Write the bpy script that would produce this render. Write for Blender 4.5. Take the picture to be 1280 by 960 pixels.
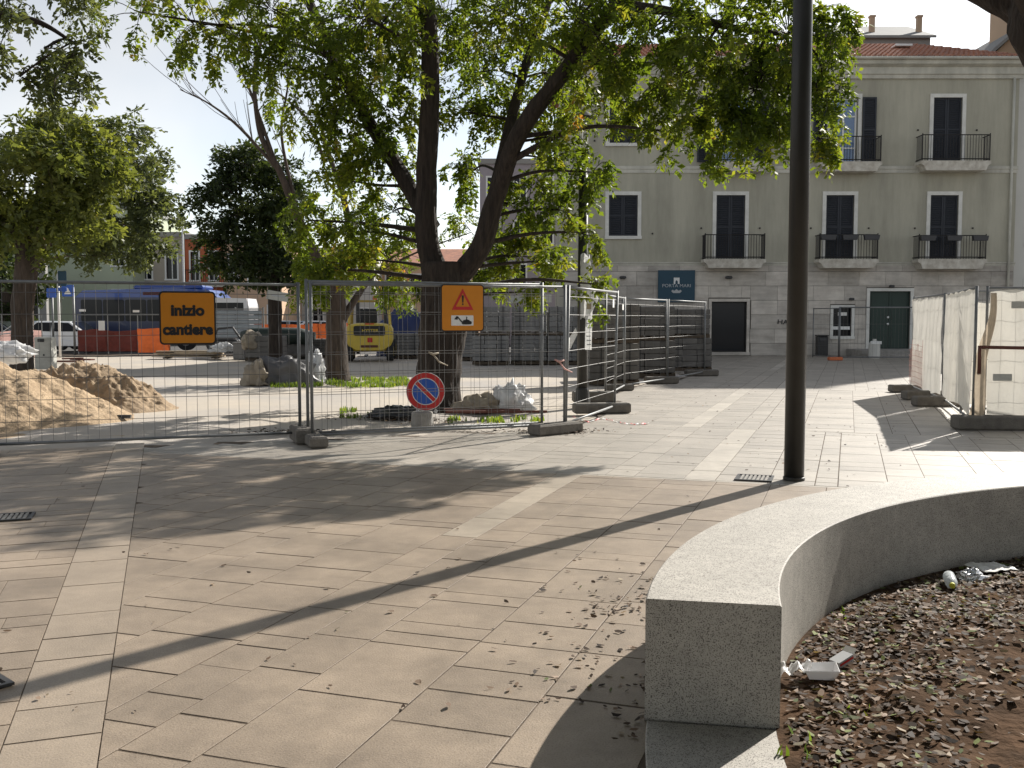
import bpy, bmesh, math, random
import numpy as np
from mathutils import Vector, Matrix
for o in list(bpy.data.objects): bpy.data.objects.remove(o)
scene = bpy.context.scene
COL = scene.collection
R = math.radians

# ------------------------------------------------------------------ camera
CAM_H = 1.6
PITCH = math.atan(83 / 1250)
cam_d = bpy.data.cameras.new('camera')
cam_d.sensor_width = 36.0
cam_d.lens = 36.0 * 1250 / 1280
cam_d.clip_end = 3000
cam = bpy.data.objects.new('camera', cam_d)
cam.location = (0, 0, CAM_H)
cam.rotation_euler = (math.pi / 2 - PITCH, 0, 0)
COL.objects.link(cam)
scene.camera = cam

# ------------------------------------------------------------------ daylight
SUN_EL, SUN_AZ = 33.0, 41.3          # azimuth measured from +Y towards +X
world = bpy.data.worlds.new('World')
scene.world = world
world.use_nodes = True
wn = world.node_tree.nodes
wl = world.node_tree.links
wn.clear()
sky = wn.new('ShaderNodeTexSky')
sky.sky_type = 'NISHITA'
sky.sun_disc = False
sky.sun_elevation = R(SUN_EL)
sky.sun_rotation = R(SUN_AZ)
sky.dust_density = 0.5
sky.air_density = 1.0
sky.ozone_density = 1.0
bg = wn.new('ShaderNodeBackground')
bg.inputs['Strength'].default_value = 0.085
wo = wn.new('ShaderNodeOutputWorld')
# thin bright cloud veil over the whole sky: takes its light from the sky itself
bw = wn.new('ShaderNodeRGBToBW'); wl.new(sky.outputs[0], bw.inputs[0])
wtc = wn.new('ShaderNodeTexCoord'); wno = wn.new('ShaderNodeTexNoise'); wno.inputs['Scale'].default_value = 2.2; wno.inputs['Detail'].default_value = 5
wl.new(wtc.outputs['Generated'], wno.inputs['Vector'])
wmr = wn.new('ShaderNodeMapRange'); wmr.inputs['From Min'].default_value = .35; wmr.inputs['From Max'].default_value = .65; wmr.inputs['To Min'].default_value = .35; wmr.inputs['To Max'].default_value = .9
wl.new(wno.outputs['Fac'], wmr.inputs['Value'])
wmu = wn.new('ShaderNodeMath'); wmu.operation = 'MULTIPLY'; wmu.inputs[1].default_value = 1.9; wl.new(bw.outputs[0], wmu.inputs[0])
wcv = wn.new('ShaderNodeCombineColor')
for k_ in range(3): wl.new(wmu.outputs[0], wcv.inputs[k_])
wmx = wn.new('ShaderNodeMix'); wmx.data_type = 'RGBA'
wl.new(wmr.outputs[0], wmx.inputs['Factor']); wl.new(sky.outputs[0], wmx.inputs['A']); wl.new(wcv.outputs[0], wmx.inputs['B'])
wl.new(wmx.outputs['Result'], bg.inputs[0])
wl.new(bg.outputs[0], wo.inputs[0])
sun_d = bpy.data.lights.new('sun', 'SUN')
sun_d.energy = 5.0
sun_d.angle = R(0.53)
sun_d.color = (1.0, 0.95, 0.87)
sun = bpy.data.objects.new('sun', sun_d)
to_sun = Vector((math.sin(R(SUN_AZ)) * math.cos(R(SUN_EL)), math.cos(R(SUN_AZ)) * math.cos(R(SUN_EL)), math.sin(R(SUN_EL))))
sun.rotation_euler = to_sun.to_track_quat('Z', 'Y').to_euler()
sun.location = (20, 25, 40)
COL.objects.link(sun)
vs = scene.view_settings
vs.view_transform = 'Standard'
vs.look = 'None'
vs.exposure = 0.58
vs.gamma = 1.0
vs.use_curve_mapping = False

# ------------------------------------------------------------------ pixel helpers (ground / plane points of the survey)
CT, ST = math.cos(PITCH), math.sin(PITCH)
def _ray(px, py):
    x = (px - 640) / 1250; y = -(py - 480) / 1250
    return (x, CT + y * ST, -ST + y * CT)
def G(px, py, z=0.0):
    r = _ray(px, py); t = (z - CAM_H) / r[2]
    return Vector((r[0] * t, r[1] * t, z))
def PY(px, py, Y):
    r = _ray(px, py); t = Y / r[1]
    return Vector((r[0] * t, Y, CAM_H + r[2] * t))

# ------------------------------------------------------------------ materials
MATS = {}
def mat(name, base=(.5, .5, .5), rough=.7, metal=0.0, var=0.0, vscale=3.0, dark=None, bump=0.0, bscale=40.0, spec=0.5,
        translucent=0.0, coord='Object', stretch=(1, 1, 1), detail=6.0, attr=None, attr_amt=0.3, alpha=1.0, speck=None, speck_scale=300, objrand=0.0, coat=0.0, stain=0.0, stain_scale=.7, stain_stretch=(1, 1, 1)):
    """general procedural material: base colour mottled with noise, optional specks, bump, translucency"""
    m = bpy.data.materials.new(name); m.use_nodes = True
    nt = m.node_tree; n = nt.nodes; l = nt.links; n.clear()
    out = n.new('ShaderNodeOutputMaterial')
    p = n.new('ShaderNodeBsdfPrincipled')
    p.inputs['Roughness'].default_value = rough
    p.inputs['Metallic'].default_value = metal
    p.inputs['Specular IOR Level'].default_value = spec
    p.inputs['Coat Weight'].default_value = coat
    tc = n.new('ShaderNodeTexCoord'); mp = n.new('ShaderNodeMapping')
    mp.inputs['Scale'].default_value = stretch
    if coord == 'World':      # pattern fixed to the place, so pieces sharing a mesh do not repeat it
        ge = n.new('ShaderNodeNewGeometry'); l.new(ge.outputs['Position'], mp.inputs['Vector'])
    else: l.new(tc.outputs[coord], mp.inputs['Vector'])
    colsock = None
    rgb = n.new('ShaderNodeRGB'); rgb.outputs[0].default_value = (*base, 1); colsock = rgb.outputs[0]
    if var > 0 or dark is not None:
        no = n.new('ShaderNodeTexNoise'); no.inputs['Scale'].default_value = vscale; no.inputs['Detail'].default_value = detail; no.inputs['Roughness'].default_value = .62
        l.new(mp.outputs[0], no.inputs['Vector'])
        mr = n.new('ShaderNodeMapRange'); mr.inputs['From Min'].default_value = .32; mr.inputs['From Max'].default_value = .68
        l.new(no.outputs['Fac'], mr.inputs['Value'])
        mx = n.new('ShaderNodeMix'); mx.data_type = 'RGBA'
        d = dark if dark is not None else tuple(c * (1 - var) for c in base)
        mx.inputs['A'].default_value = (*d, 1)
        l.new(colsock, mx.inputs['B'])
        l.new(mr.outputs[0], mx.inputs['Factor'])
        colsock = mx.outputs['Result']
    if speck is not None:
        vo = n.new('ShaderNodeTexNoise'); vo.inputs['Scale'].default_value = speck_scale; vo.inputs['Detail'].default_value = 2
        l.new(mp.outputs[0], vo.inputs['Vector'])
        mr2 = n.new('ShaderNodeMapRange'); mr2.inputs['From Min'].default_value = .53; mr2.inputs['From Max'].default_value = .62
        l.new(vo.outputs['Fac'], mr2.inputs['Value'])
        mx2 = n.new('ShaderNodeMix'); mx2.data_type = 'RGBA'
        l.new(colsock, mx2.inputs['A']); mx2.inputs['B'].default_value = (*speck, 1)
        l.new(mr2.outputs[0], mx2.inputs['Factor']); colsock = mx2.outputs['Result']
    if stain > 0:             # broad dirt patches
        ms_ = n.new('ShaderNodeMapping'); ms_.inputs['Scale'].default_value = stain_stretch
        ge2 = n.new('ShaderNodeNewGeometry'); l.new(ge2.outputs['Position'], ms_.inputs['Vector'])
        sn = n.new('ShaderNodeTexNoise'); sn.inputs['Scale'].default_value = stain_scale; sn.inputs['Detail'].default_value = 9; sn.inputs['Roughness'].default_value = .7
        l.new(ms_.outputs[0], sn.inputs['Vector'])
        sr = n.new('ShaderNodeMapRange'); sr.inputs['From Min'].default_value = .35; sr.inputs['From Max'].default_value = .62; sr.inputs['To Min'].default_value = 1 - stain; sr.inputs['To Max'].default_value = 1.0
        l.new(sn.outputs['Fac'], sr.inputs['Value'])
        sv = n.new('ShaderNodeVectorMath'); sv.operation = 'SCALE'; l.new(colsock, sv.inputs[0]); l.new(sr.outputs[0], sv.inputs['Scale']); colsock = sv.outputs[0]
    if attr or objrand:
        if attr:
            at = n.new('ShaderNodeAttribute'); at.attribute_name = attr; fac = at.outputs['Fac']; amt = attr_amt
        else:
            oi = n.new('ShaderNodeObjectInfo'); fac = oi.outputs['Random']; amt = objrand
        ma = n.new('ShaderNodeMapRange'); ma.inputs['To Min'].default_value = 1 - amt; ma.inputs['To Max'].default_value = 1 + amt
        l.new(fac, ma.inputs['Value'])
        vm = n.new('ShaderNodeVectorMath'); vm.operation = 'SCALE'
        l.new(colsock, vm.inputs[0]); l.new(ma.outputs[0], vm.inputs['Scale']); colsock = vm.outputs[0]
    l.new(colsock, p.inputs['Base Color'])
    if bump > 0:
        bn = n.new('ShaderNodeTexNoise'); bn.inputs['Scale'].default_value = bscale; bn.inputs['Detail'].default_value = 8
        l.new(mp.outputs[0], bn.inputs['Vector'])
        bp = n.new('ShaderNodeBump'); bp.inputs['Strength'].default_value = min(1, bump); bp.inputs['Distance'].default_value = .02 * max(1, bump)
        l.new(bn.outputs['Fac'], bp.inputs['Height']); l.new(bp.outputs[0], p.inputs['Normal'])
    sh = p.outputs[0]
    if translucent > 0:
        tr = n.new('ShaderNodeBsdfTranslucent'); l.new(colsock, tr.inputs['Color'])
        ms = n.new('ShaderNodeMixShader'); ms.inputs[0].default_value = translucent
        l.new(sh, ms.inputs[1]); l.new(tr.outputs[0], ms.inputs[2]); sh = ms.outputs[0]
    if alpha < 1:
        tp = n.new('ShaderNodeBsdfTransparent')
        ms2 = n.new('ShaderNodeMixShader'); ms2.inputs[0].default_value = alpha
        l.new(tp.outputs[0], ms2.inputs[1]); l.new(sh, ms2.inputs[2]); sh = ms2.outputs[0]
    l.new(sh, out.inputs['Surface'])
    MATS[name] = m
    return m
def leafmat(name, ramp, trans=0.5, rough=.5):
    """leaf: colour from the per-leaf tint attribute, lets light through"""
    m = bpy.data.materials.new(name); m.use_nodes = True
    nt = m.node_tree; n = nt.nodes; l = nt.links; n.clear()
    out = n.new('ShaderNodeOutputMaterial')
    at = n.new('ShaderNodeAttribute'); at.attribute_name = 'tint'
    cr = n.new('ShaderNodeValToRGB')
    el = cr.color_ramp.elements
    el[0].position = ramp[0][0]; el[0].color = (*ramp[0][1], 1)
    el[1].position = ramp[-1][0]; el[1].color = (*ramp[-1][1], 1)
    for pos, c in ramp[1:-1]:
        e = el.new(pos); e.color = (*c, 1)
    l.new(at.outputs['Fac'], cr.inputs[0])
    p = n.new('ShaderNodeBsdfPrincipled'); p.inputs['Roughness'].default_value = rough; p.inputs['Specular IOR Level'].default_value = .35 if rough < .6 else .28
    l.new(cr.outputs[0], p.inputs['Base Color'])
    sc = n.new('ShaderNodeVectorMath'); sc.operation = 'MULTIPLY'; sc.inputs[1].default_value = (2.3, 2.05, .8)
    l.new(cr.outputs[0], sc.inputs[0])
    tr = n.new('ShaderNodeBsdfTranslucent'); l.new(sc.outputs[0], tr.inputs['Color'])
    ms = n.new('ShaderNodeMixShader'); ms.inputs[0].default_value = trans
    l.new(p.outputs[0], ms.inputs[1]); l.new(tr.outputs[0], ms.inputs[2])
    l.new(ms.outputs[0], out.inputs['Surface'])
    MATS[name] = m
    return m

mat('ground_asphalt', (.11, .105, .10), .9, var=.35, vscale=.6, bump=.3, bscale=90)
mat('joint', (.16, .12, .085), .95, dark=(.045, .032, .022), vscale=5, bump=.5, bscale=120, coord='World')
mat('slab', (.375, .297, .222), .48, var=.16, vscale=9, bump=.16, bscale=110, attr='tint', attr_amt=.09, speck=(.265, .207, .155), speck_scale=130, spec=.6, coord='World', stain=.36, stain_scale=1.3)
mat('slab_grey', (.43, .385, .325), .5, var=.16, vscale=9, bump=.16, bscale=110, attr='tint', attr_amt=.10, speck=(.31, .27, .225), speck_scale=130, spec=.9, coord='World', stain=.24, stain_scale=1.1)  # grey stone of the far bands, lightened further to carry the sun's glare
mat('slab_strip', (.40, .322, .243), .48, var=.16, vscale=9, bump=.16, bscale=110, attr='tint', attr_amt=.08, speck=(.30, .24, .185), speck_scale=130, spec=.8, coord='World', stain=.24, stain_scale=1.1)
mat('slab_cream', (.45, .38, .295), .5, var=.16, vscale=9, bump=.16, bscale=110, attr='tint', attr_amt=.08, speck=(.34, .28, .22), speck_scale=130, spec=.6, coord='World', stain=.28, stain_scale=1.1)
mat('ballast', (.19, .172, .15), .95, var=.4, vscale=6, bump=.5, bscale=50)
mat('slab_pale', (.55, .50, .43), .5, var=.16, vscale=9, bump=.14, bscale=110, attr='tint', attr_amt=.10, spec=.45, coord='World', stain=.2, stain_scale=1.1)
mat('site_dirt', (.52, .45, .36), .95, dark=(.38, .35, .32), vscale=.35, bump=.6, bscale=18)
mat('sand', (.49, .365, .235), .95, dark=(.33, .235, .145), vscale=3.5, bump=1, bscale=20, speck=(.30, .215, .135), speck_scale=30)
mat('sand_damp', (.42, .31, .20), .95, dark=(.21, .15, .095), vscale=4.5, bump=1, bscale=18)
mat('granite', (.54, .505, .45), .6, var=.2, vscale=14, speck=(.13, .115, .098), speck_scale=215, stain=.18, stain_scale=2.0, bump=.08, bscale=300)
mat('soil', (.115, .068, .040), 1, dark=(.045, .028, .017), vscale=5, bump=1, bscale=22, spec=.08)
mat('bark', (.052, .038, .029), .95, dark=(.017, .012, .009), vscale=7, stretch=(2.6, 2.6, .35), bump=1, bscale=12)
mat('bark_light', (.085, .062, .047), .95, dark=(.032, .024, .018), vscale=7, stretch=(2.6, 2.6, .4), bump=1, bscale=12)
mat('galv', (.23, .235, .235), .55, .5, var=.25, vscale=9)
mat('wire', (.16, .155, .15), .6, .4)
mat('concrete', (.36, .34, .31), .9, var=.35, vscale=6, bump=.4, bscale=50)
mat('sign_orange', (.66, .235, .006), .5, var=.10, vscale=4)
mat('black', (.012, .012, .013), .5)
mat('red', (.55, .02, .02), .45, var=.12, vscale=5)
mat('sign_blue', (.02, .10, .46), .45, var=.12, vscale=5)
mat('white', (.78, .78, .76), .5, var=.06, vscale=4)
mat('grey_board', (.55, .54, .49), .7, var=.2, vscale=5)
mat('pole_dark', (.034, .033, .030), .45, .3, var=.25, vscale=4)
mat('facade', (.48, .458, .37), .9, var=.12, vscale=.5, bump=.12, bscale=60, stain=.26, stain_scale=.9, stain_stretch=(1.2, 1, .18))
mat('trim', (.80, .79, .74), .8, stain=.2, stain_scale=1.5, var=.14, vscale=2.5)
mat('cornice', (.64, .62, .54), .85, stain=.3, stain_scale=1.2, stain_stretch=(1, 1, .3), var=.14, vscale=2)
mat('cladding', (.66, .615, .55), .75, dark=(.50, .455, .40), vscale=1.6, stretch=(.6, 1, 3.5), coord='World', stain=.34, stain_scale=.8, objrand=.16, bump=.08, bscale=30)
mat('stone_back', (.13, .12, .105), .9)
mat('balcony_stone', (.64, .61, .54), .85, dark=(.40, .36, .30), vscale=4, bump=.2, bscale=30)
mat('iron', (.022, .02, .02), .55, .4)
mat('shutter', (.022, .026, .036), .6, var=.2, vscale=3)
mat('glass', (.010, .012, .016), .12, 0, spec=.2)
mat('glass_blue', (.10, .18, .33), .08, 0, spec=.8)
mat('door_green', (.012, .035, .026), .5, var=.2, vscale=2)
mat('tile', (.46, .20, .12), .85, dark=(.24, .115, .08), vscale=2.5, bump=.3, bscale=20)
mat('sign_teal', (.008, .05, .085), .5)
mat('plaster_green', (.47, .52, .38), .9, var=.1, vscale=.5)
mat('plaster_beige', (.42, .37, .31), .9, var=.14, vscale=.5)
mat('plaster_orange', (.46, .13, .06), .9, var=.14, vscale=.6)
mat('plaster_peach', (.64, .44, .30), .9, var=.1, vscale=.5)
mat('plaster_lilac', (.36, .32, .35), .9, var=.1, vscale=.5)
mat('plaster_grey', (.30, .29, .28), .9, var=.12, vscale=.5)
mat('plaster_white', (.62, .61, .57), .9, var=.1, vscale=.5)
mat('plaster_tan', (.50, .37, .26), .9, var=.1, vscale=.5)
mat('roof_grey', (.27, .275, .27), .8, var=.15, vscale=1)
mat('tarp', (.80, .77, .70), .8, var=.10, vscale=2.5, translucent=.3, bump=.1, bscale=14)
mat('tarp_old', (.62, .52, .40), .85, var=.25, vscale=5, translucent=.35)
mat('plastic_white', (.74, .74, .74), .4, var=.12, vscale=9, translucent=.3)
mat('bag_beige', (.44, .37, .28), .7, var=.25, vscale=5, translucent=.2)
mat('plastic_black', (.028, .028, .03), .35, var=.3, vscale=6)
mat('plastic_grey', (.10, .095, .095), .45, var=.3, vscale=5)
mat('plastic_green', (.02, .035, .028), .6, var=.3, vscale=5)
mat('paver', (.27, .265, .26), .9, var=.25, vscale=3, bump=.15, bscale=40, objrand=.12)
mat('paver_dark', (.17, .16, .148), .9, var=.3, vscale=2.5, bump=.15, bscale=40, objrand=.12)
mat('wood', (.10, .075, .052), .9, var=.4, vscale=6, stretch=(1, 1, 4))
mat('plank', (.45, .36, .25), .85, var=.3, vscale=6)
mat('yellow', (.68, .50, .07), .45, var=.15, vscale=3)
mat('yellow_dull', (.42, .29, .05), .5, var=.2, vscale=3)
mat('rubber', (.025, .025, .026), .85, var=.3, vscale=9)
mat('steel_dark', (.055, .055, .058), .5, .4)
mat('bus_blue', (.015, .06, .28), .3, coat=.4)
mat('bus_dark', (.012, .022, .075), .35, coat=.3)
mat('car_white', (.72, .73, .74), .3, coat=.5)
mat('car_dark', (.025, .028, .032), .25, coat=.5)
mat('car_silver', (.33, .37, .41), .3, .4, coat=.5)
mat('net_orange', (.55, .12, .03), .7, var=.25, vscale=5, translucent=.25)
mat('net_red', (.13, .025, .017), .7, var=.3, vscale=5, translucent=.12)
mat('net_pink', (.72, .45, .40), .7, translucent=.3)
mat('film', (.86, .86, .85), .45, translucent=.6, var=.08, vscale=9)
mat('metal_sheet', (.30, .33, .36), .5, .35, var=.2, vscale=3)
mat('blue_tarp', (.02, .035, .13), .6, var=.3, vscale=2)
mat('rust', (.14, .05, .035), .8, var=.3, vscale=9)
mat('paper', (.80, .79, .76), .8)
mat('foil', (.75, .75, .76), .25, .7, bump=.3, bscale=30)
mat('bottle', (.80, .84, .86), .2, translucent=.35)
mat('cap', (.62, .62, .05), .5)
mat('foam', (.82, .82, .83), .6, translucent=.15)
mat('print_grey', (.45, .46, .47), .7)
mat('orange_plastic', (.62, .17, .06), .6, var=.2, vscale=5)
leafmat('leaf', [(0, (.05, .085, .013)), (.45, (.085, .125, .02)), (.8, (.15, .175, .03)), (.93, (.25, .22, .04)), (1, (.27, .13, .045))], .58)
leafmat('leaf_olive', [(0, (.065, .09, .028)), (.5, (.11, .135, .045)), (.9, (.165, .19, .065)), (1, (.21, .2, .075))], .5)
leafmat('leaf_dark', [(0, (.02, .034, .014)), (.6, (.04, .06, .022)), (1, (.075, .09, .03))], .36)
leafmat('leaf_grey', [(0, (.05, .068, .038)), (.6, (.085, .11, .058)), (1, (.135, .15, .08))], .45)
leafmat('grass_blade', [(0, (.06, .11, .02)), (.6, (.12, .19, .035)), (1, (.22, .24, .06))], .45)
leafmat('litter', [(0, (.022, .014, .009)), (.5, (.075, .047, .03)), (.70, (.17, .115, .078)), (.85, (.44, .34, .27)), (.95, (.07, .10, .02)), (1, (.16, .19, .05))], .1, .75)

# ------------------------------------------------------------------ mesh helpers
def link(name, me, m, parent=None, smooth=False):
    o = bpy.data.objects.new(name, me); COL.objects.link(o)
    if m is not None:
        for q in (m if isinstance(m, (list, tuple)) else [m]): me.materials.append(MATS[q])
    if smooth: me.polygons.foreach_set('use_smooth', np.ones(len(me.polygons), bool))
    if parent is not None: o.parent = parent
    return o
def tag(o, label, cat, group=None, kind=None):
    if label: o['label'] = label
    if cat: o['category'] = cat
    if group: o['group'] = group
    if kind: o['kind'] = kind
    return o
def thing(name, label, cat, loc=(0, 0, 0), rz=0.0, group=None):
    o = bpy.data.objects.new(name, None); COL.objects.link(o)
    o.empty_display_size = .1
    o.location = loc; o.rotation_euler = (0, 0, rz)
    return tag(o, label, cat, group)
def copy_tree(o, parent=None):
    c = o.copy(); COL.objects.link(c); c.parent = parent
    for ch in list(o.children): copy_tree(ch, c)
    return c
class MB:
    def __init__(s): s.v = []; s.f = []; s.mi = []
    def add(s, vs, fs, mi=0):
        b = len(s.v); s.v += [tuple(q) for q in vs]; s.f += [tuple(i + b for i in q) for q in fs]; s.mi += [mi] * len(fs); return s
    def box(s, c, d, rz=0, mi=0, rx=0, ry=0):
        x, y, z = (q / 2 for q in d)
        vs = [Vector((a * x, b * y, e * z)) for e in (-1, 1) for a, b in ((-1, -1), (1, -1), (1, 1), (-1, 1))]
        if rz or rx or ry:
            M = Matrix.Rotation(rz, 3, 'Z') @ Matrix.Rotation(ry, 3, 'Y') @ Matrix.Rotation(rx, 3, 'X'); vs = [M @ q for q in vs]
        c = Vector(c)
        return s.add([q + c for q in vs], [(3, 2, 1, 0), (4, 5, 6, 7), (0, 1, 5, 4), (1, 2, 6, 5), (2, 3, 7, 6), (3, 0, 4, 7)], mi)
    def bb(s, x0, x1, y0, y1, z0, z1, mi=0):
        return s.box(((x0 + x1) / 2, (y0 + y1) / 2, (z0 + z1) / 2), (abs(x1 - x0), abs(y1 - y0), abs(z1 - z0)), mi=mi)
    def cbox(s, c, d, b=.02, rz=0, mi=0):
        """box with chamfered edges all round"""
        x, y, z = (q / 2 for q in d)
        vs = []
        for zz, ins in ((-z, b), (-z + b, 0), (z - b, 0), (z, b)):
            for a, e in ((-1, -1), (1, -1), (1, 1), (-1, 1)):
                vs.append(Vector((a * (x - ins), e * (y - ins), zz)))
        M = Matrix.Rotation(rz, 3, 'Z'); c = Vector(c)
        vs = [M @ q + c for q in vs]
        fs = [(3, 2, 1, 0), (12, 13, 14, 15)]
        for r in range(3):
            for i in range(4):
                j = (i + 1) % 4; fs.append((r * 4 + i, r * 4 + j, r * 4 + 4 + j, r * 4 + 4 + i))
        return s.add(vs, fs, mi)
    def tube(s, pts, r, n=8, cap=True, mi=0, rfun=None):
        pts = [Vector(p) for p in pts]; k = len(pts)
        rs = r if isinstance(r, (list, tuple)) else [r] * k
        b = len(s.v); up = None
        for i, p in enumerate(pts):
            t = (pts[min(i + 1, k - 1)] - pts[max(i - 1, 0)])
            if t.length < 1e-9: t = Vector((0, 0, 1))
            t.normalize()
            if up is None:
                up = Vector((0, 0, 1)) if abs(t.z) < .9 else Vector((1, 0, 0))
            a = up - t * up.dot(t)
            if a.length < 1e-6: a = t.orthogonal()
            a.normalize(); up = a; c = t.cross(a)
            for j in range(n):
                q = 2 * math.pi * j / n
                rr = rs[i] * (rfun(i, j) if rfun else 1)
                s.v.append(tuple(p + (a * math.cos(q) + c * math.sin(q)) * rr))
        for i in range(k - 1):
            for j in range(n):
                j2 = (j + 1) % n
                s.f.append((b + i * n + j, b + i * n + j2, b + (i + 1) * n + j2, b + (i + 1) * n + j)); s.mi.append(mi)
        if cap:
            s.f.append(tuple(b + j for j in range(n - 1, -1, -1))); s.mi.append(mi)
            s.f.append(tuple(b + (k - 1) * n + j for j in range(n))); s.mi.append(mi)
        return s
    def lathe(s, prof, n=16, M=None, mi=0):
        b = len(s.v); M = M or Matrix.Identity(4)
        for r, z in prof:
            for j in range(n):
                q = 2 * math.pi * j / n
                s.v.append(tuple(M @ Vector((r * math.cos(q), r * math.sin(q), z))))
        for i in range(len(prof) - 1):
            for j in range(n):
                j2 = (j + 1) % n
                s.f.append((b + i * n + j, b + i * n + j2, b + (i + 1) * n + j2, b + (i + 1) * n + j)); s.mi.append(mi)
        s.f.append(tuple(b + j for j in range(n - 1, -1, -1))); s.mi.append(mi)
        e = b + (len(prof) - 1) * n
        s.f.append(tuple(e + j for j in range(n))); s.mi.append(mi)
        return s
    def prism(s, poly, a0, a1, axis='y', mi=0):
        """polygon in (u,v) extruded along axis from a0 to a1; axis y: u=x v=z; x: u=y v=z; z: u=x v=y"""
        k = len(poly)
        def mk(u, v, a): return {'y': (u, a, v), 'x': (a, u, v), 'z': (u, v, a)}[axis]
        vs = [mk(u, v, a0) for u, v in poly] + [mk(u, v, a1) for u, v in poly]
        fs = [tuple(range(k)), tuple(range(2 * k - 1, k - 1, -1))]
        for i in range(k):
            j = (i + 1) % k; fs.append((i, i + k, j + k, j))
        return s.add(vs, fs, mi)
    def build(s, name, m, parent=None, smooth=False, label=None, cat=None, group=None, kind=None, fix=True):
        me = bpy.data.meshes.new(name); me.from_pydata(s.v, [], s.f)
        if fix:
            bm = bmesh.new(); bm.from_mesh(me); bmesh.ops.recalc_face_normals(bm, faces=bm.faces); bm.to_mesh(me); bm.free()
        o = link(name, me, m, parent)
        if isinstance(m, (list, tuple)) and len(m) > 1: me.polygons.foreach_set('material_index', s.mi)
        if smooth:
            me.polygons.foreach_set('use_smooth', np.ones(len(me.polygons), bool))
        tag(o, label, cat, group, kind)
        return o
def rrect(w, h, r, n=4, cx=0, cz=0):
    pts = []
    for (sx, sz, a0) in ((1, 1, 0), (-1, 1, 90), (-1, -1, 180), (1, -1, 270)):
        for i in range(n + 1):
            a = R(a0 + 90 * i / n)
            pts.append((cx + sx * (w / 2 - r) + r * math.cos(a), cz + sz * (h / 2 - r) + r * math.sin(a)))
    return pts
def text_mesh(name, txt, size, m, parent, loc, rot=(math.pi / 2, 0, 0), bold=.0, depth=.002, sx=1.0):
    cu = bpy.data.curves.new(name, 'FONT'); cu.body = txt; cu.size = size; cu.align_x = 'CENTER'; cu.align_y = 'CENTER'
    cu.extrude = depth; cu.offset = bold; cu.resolution_u = 3
    t = bpy.data.objects.new(name, cu); COL.objects.link(t)
    me = bpy.data.meshes.new_from_object(t.evaluated_get(bpy.context.evaluated_depsgraph_get()))
    bpy.data.objects.remove(t)
    me.materials.clear()
    o = link(name, me, m, parent); o.location = loc; o.rotation_euler = rot; o.scale = (sx, 1, 1)
    return o
def catmull(pts, per=6):
    pts = [Vector(p) for p in pts]; out = []
    P = [pts[0] * 2 - pts[1]] + pts + [pts[-1] * 2 - pts[-2]]
    for i in range(1, len(P) - 2):
        for j in range(per):
            t = j / per
            out.append(.5 * ((2 * P[i]) + (-P[i - 1] + P[i + 1]) * t + (2 * P[i - 1] - 5 * P[i] + 4 * P[i + 1] - P[i + 2]) * t * t + (-P[i - 1] + 3 * P[i] - 3 * P[i + 1] + P[i + 2]) * t ** 3))
    out.append(pts[-1]); return out
def fast_mesh(name, V, F, tint=None):
    """numpy quads -> mesh"""
    me = bpy.data.meshes.new(name)
    V = np.asarray(V, np.float32); F = np.asarray(F, np.int32); k = F.shape[1]
    me.vertices.add(len(V)); me.vertices.foreach_set('co', V.ravel())
    me.loops.add(F.size); me.loops.foreach_set('vertex_index', F.ravel())
    me.polygons.add(len(F)); me.polygons.foreach_set('loop_start', np.arange(0, F.size, k, dtype=np.int32))
    me.update(calc_edges=True)
    if tint is not None:
        a = me.attributes.new('tint', 'FLOAT', 'FACE'); a.data.foreach_set('value', np.asarray(tint, np.float32))
    return me
from mathutils import noise as mnoise
def fbm(x, y, z=0, o=4):
    return mnoise.fractal(Vector((x, y, z)), 1.0, 2.0, o)
rnd = random.Random(7)
rng = np.random.default_rng(11)

# ================================================================== THE SETTING
# ------------------------------------------------------------------ ground
b = MB(); b.add([(-900, -300, -.07), (900, -300, -.07), (900, 1500, -.07), (-900, 1500, -.07)], [(0, 1, 2, 3)])
b.build('ground', 'ground_asphalt', kind='structure')

SITE = [(-40, 3.0), (-6.0, 11.9), (-2.65, 13.05), (.65, 14.15), (1.55, 16.8), (2.3, 22.0), (5.15, 27.6), (2.0, 41.9), (-60, 41.9)]
def in_poly(x, y, poly):
    c = False; n = len(poly); j = n - 1
    for i in range(n):
        xi, yi = poly[i]; xj, yj = poly[j]
        if (yi > y) != (yj > y) and x < (xj - xi) * (y - yi) / (yj - yi) + xi: c = not c
        j = i
    return c
# building-site ground: trampled earth and spilled sand, gently uneven
nx, ny = 130, 80
V = []; F = []
for j in range(ny + 1):
    for i in range(nx + 1):
        x = -42 + 49 * i / nx; y = 7.5 + 36.5 * j / ny
        V.append((x, y, -.035 + .022 * fbm(x * .9, y * .9) + .010 * fbm(x * 3, y * 3, 5)))
for j in range(ny):
    for i in range(nx):
        q = j * (nx + 1) + i
        x = -42 + 49 * (i + .5) / nx; y = 7.5 + 36.5 * (j + .5) / ny
        if in_poly(x, y, [(-40, 2.2), (-5.8, 11.4), (-2.4, 12.6), (1.1, 13.7), (2.0, 16.5), (2.8, 21.8), (5.8, 27.5), (2.6, 43), (-60, 43)]): F.append((q, q + 1, q + nx + 2, q + nx + 1))
o = link('site_ground', fast_mesh('site_ground', V, F), 'site_dirt', smooth=True); o['kind'] = 'structure'

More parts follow.
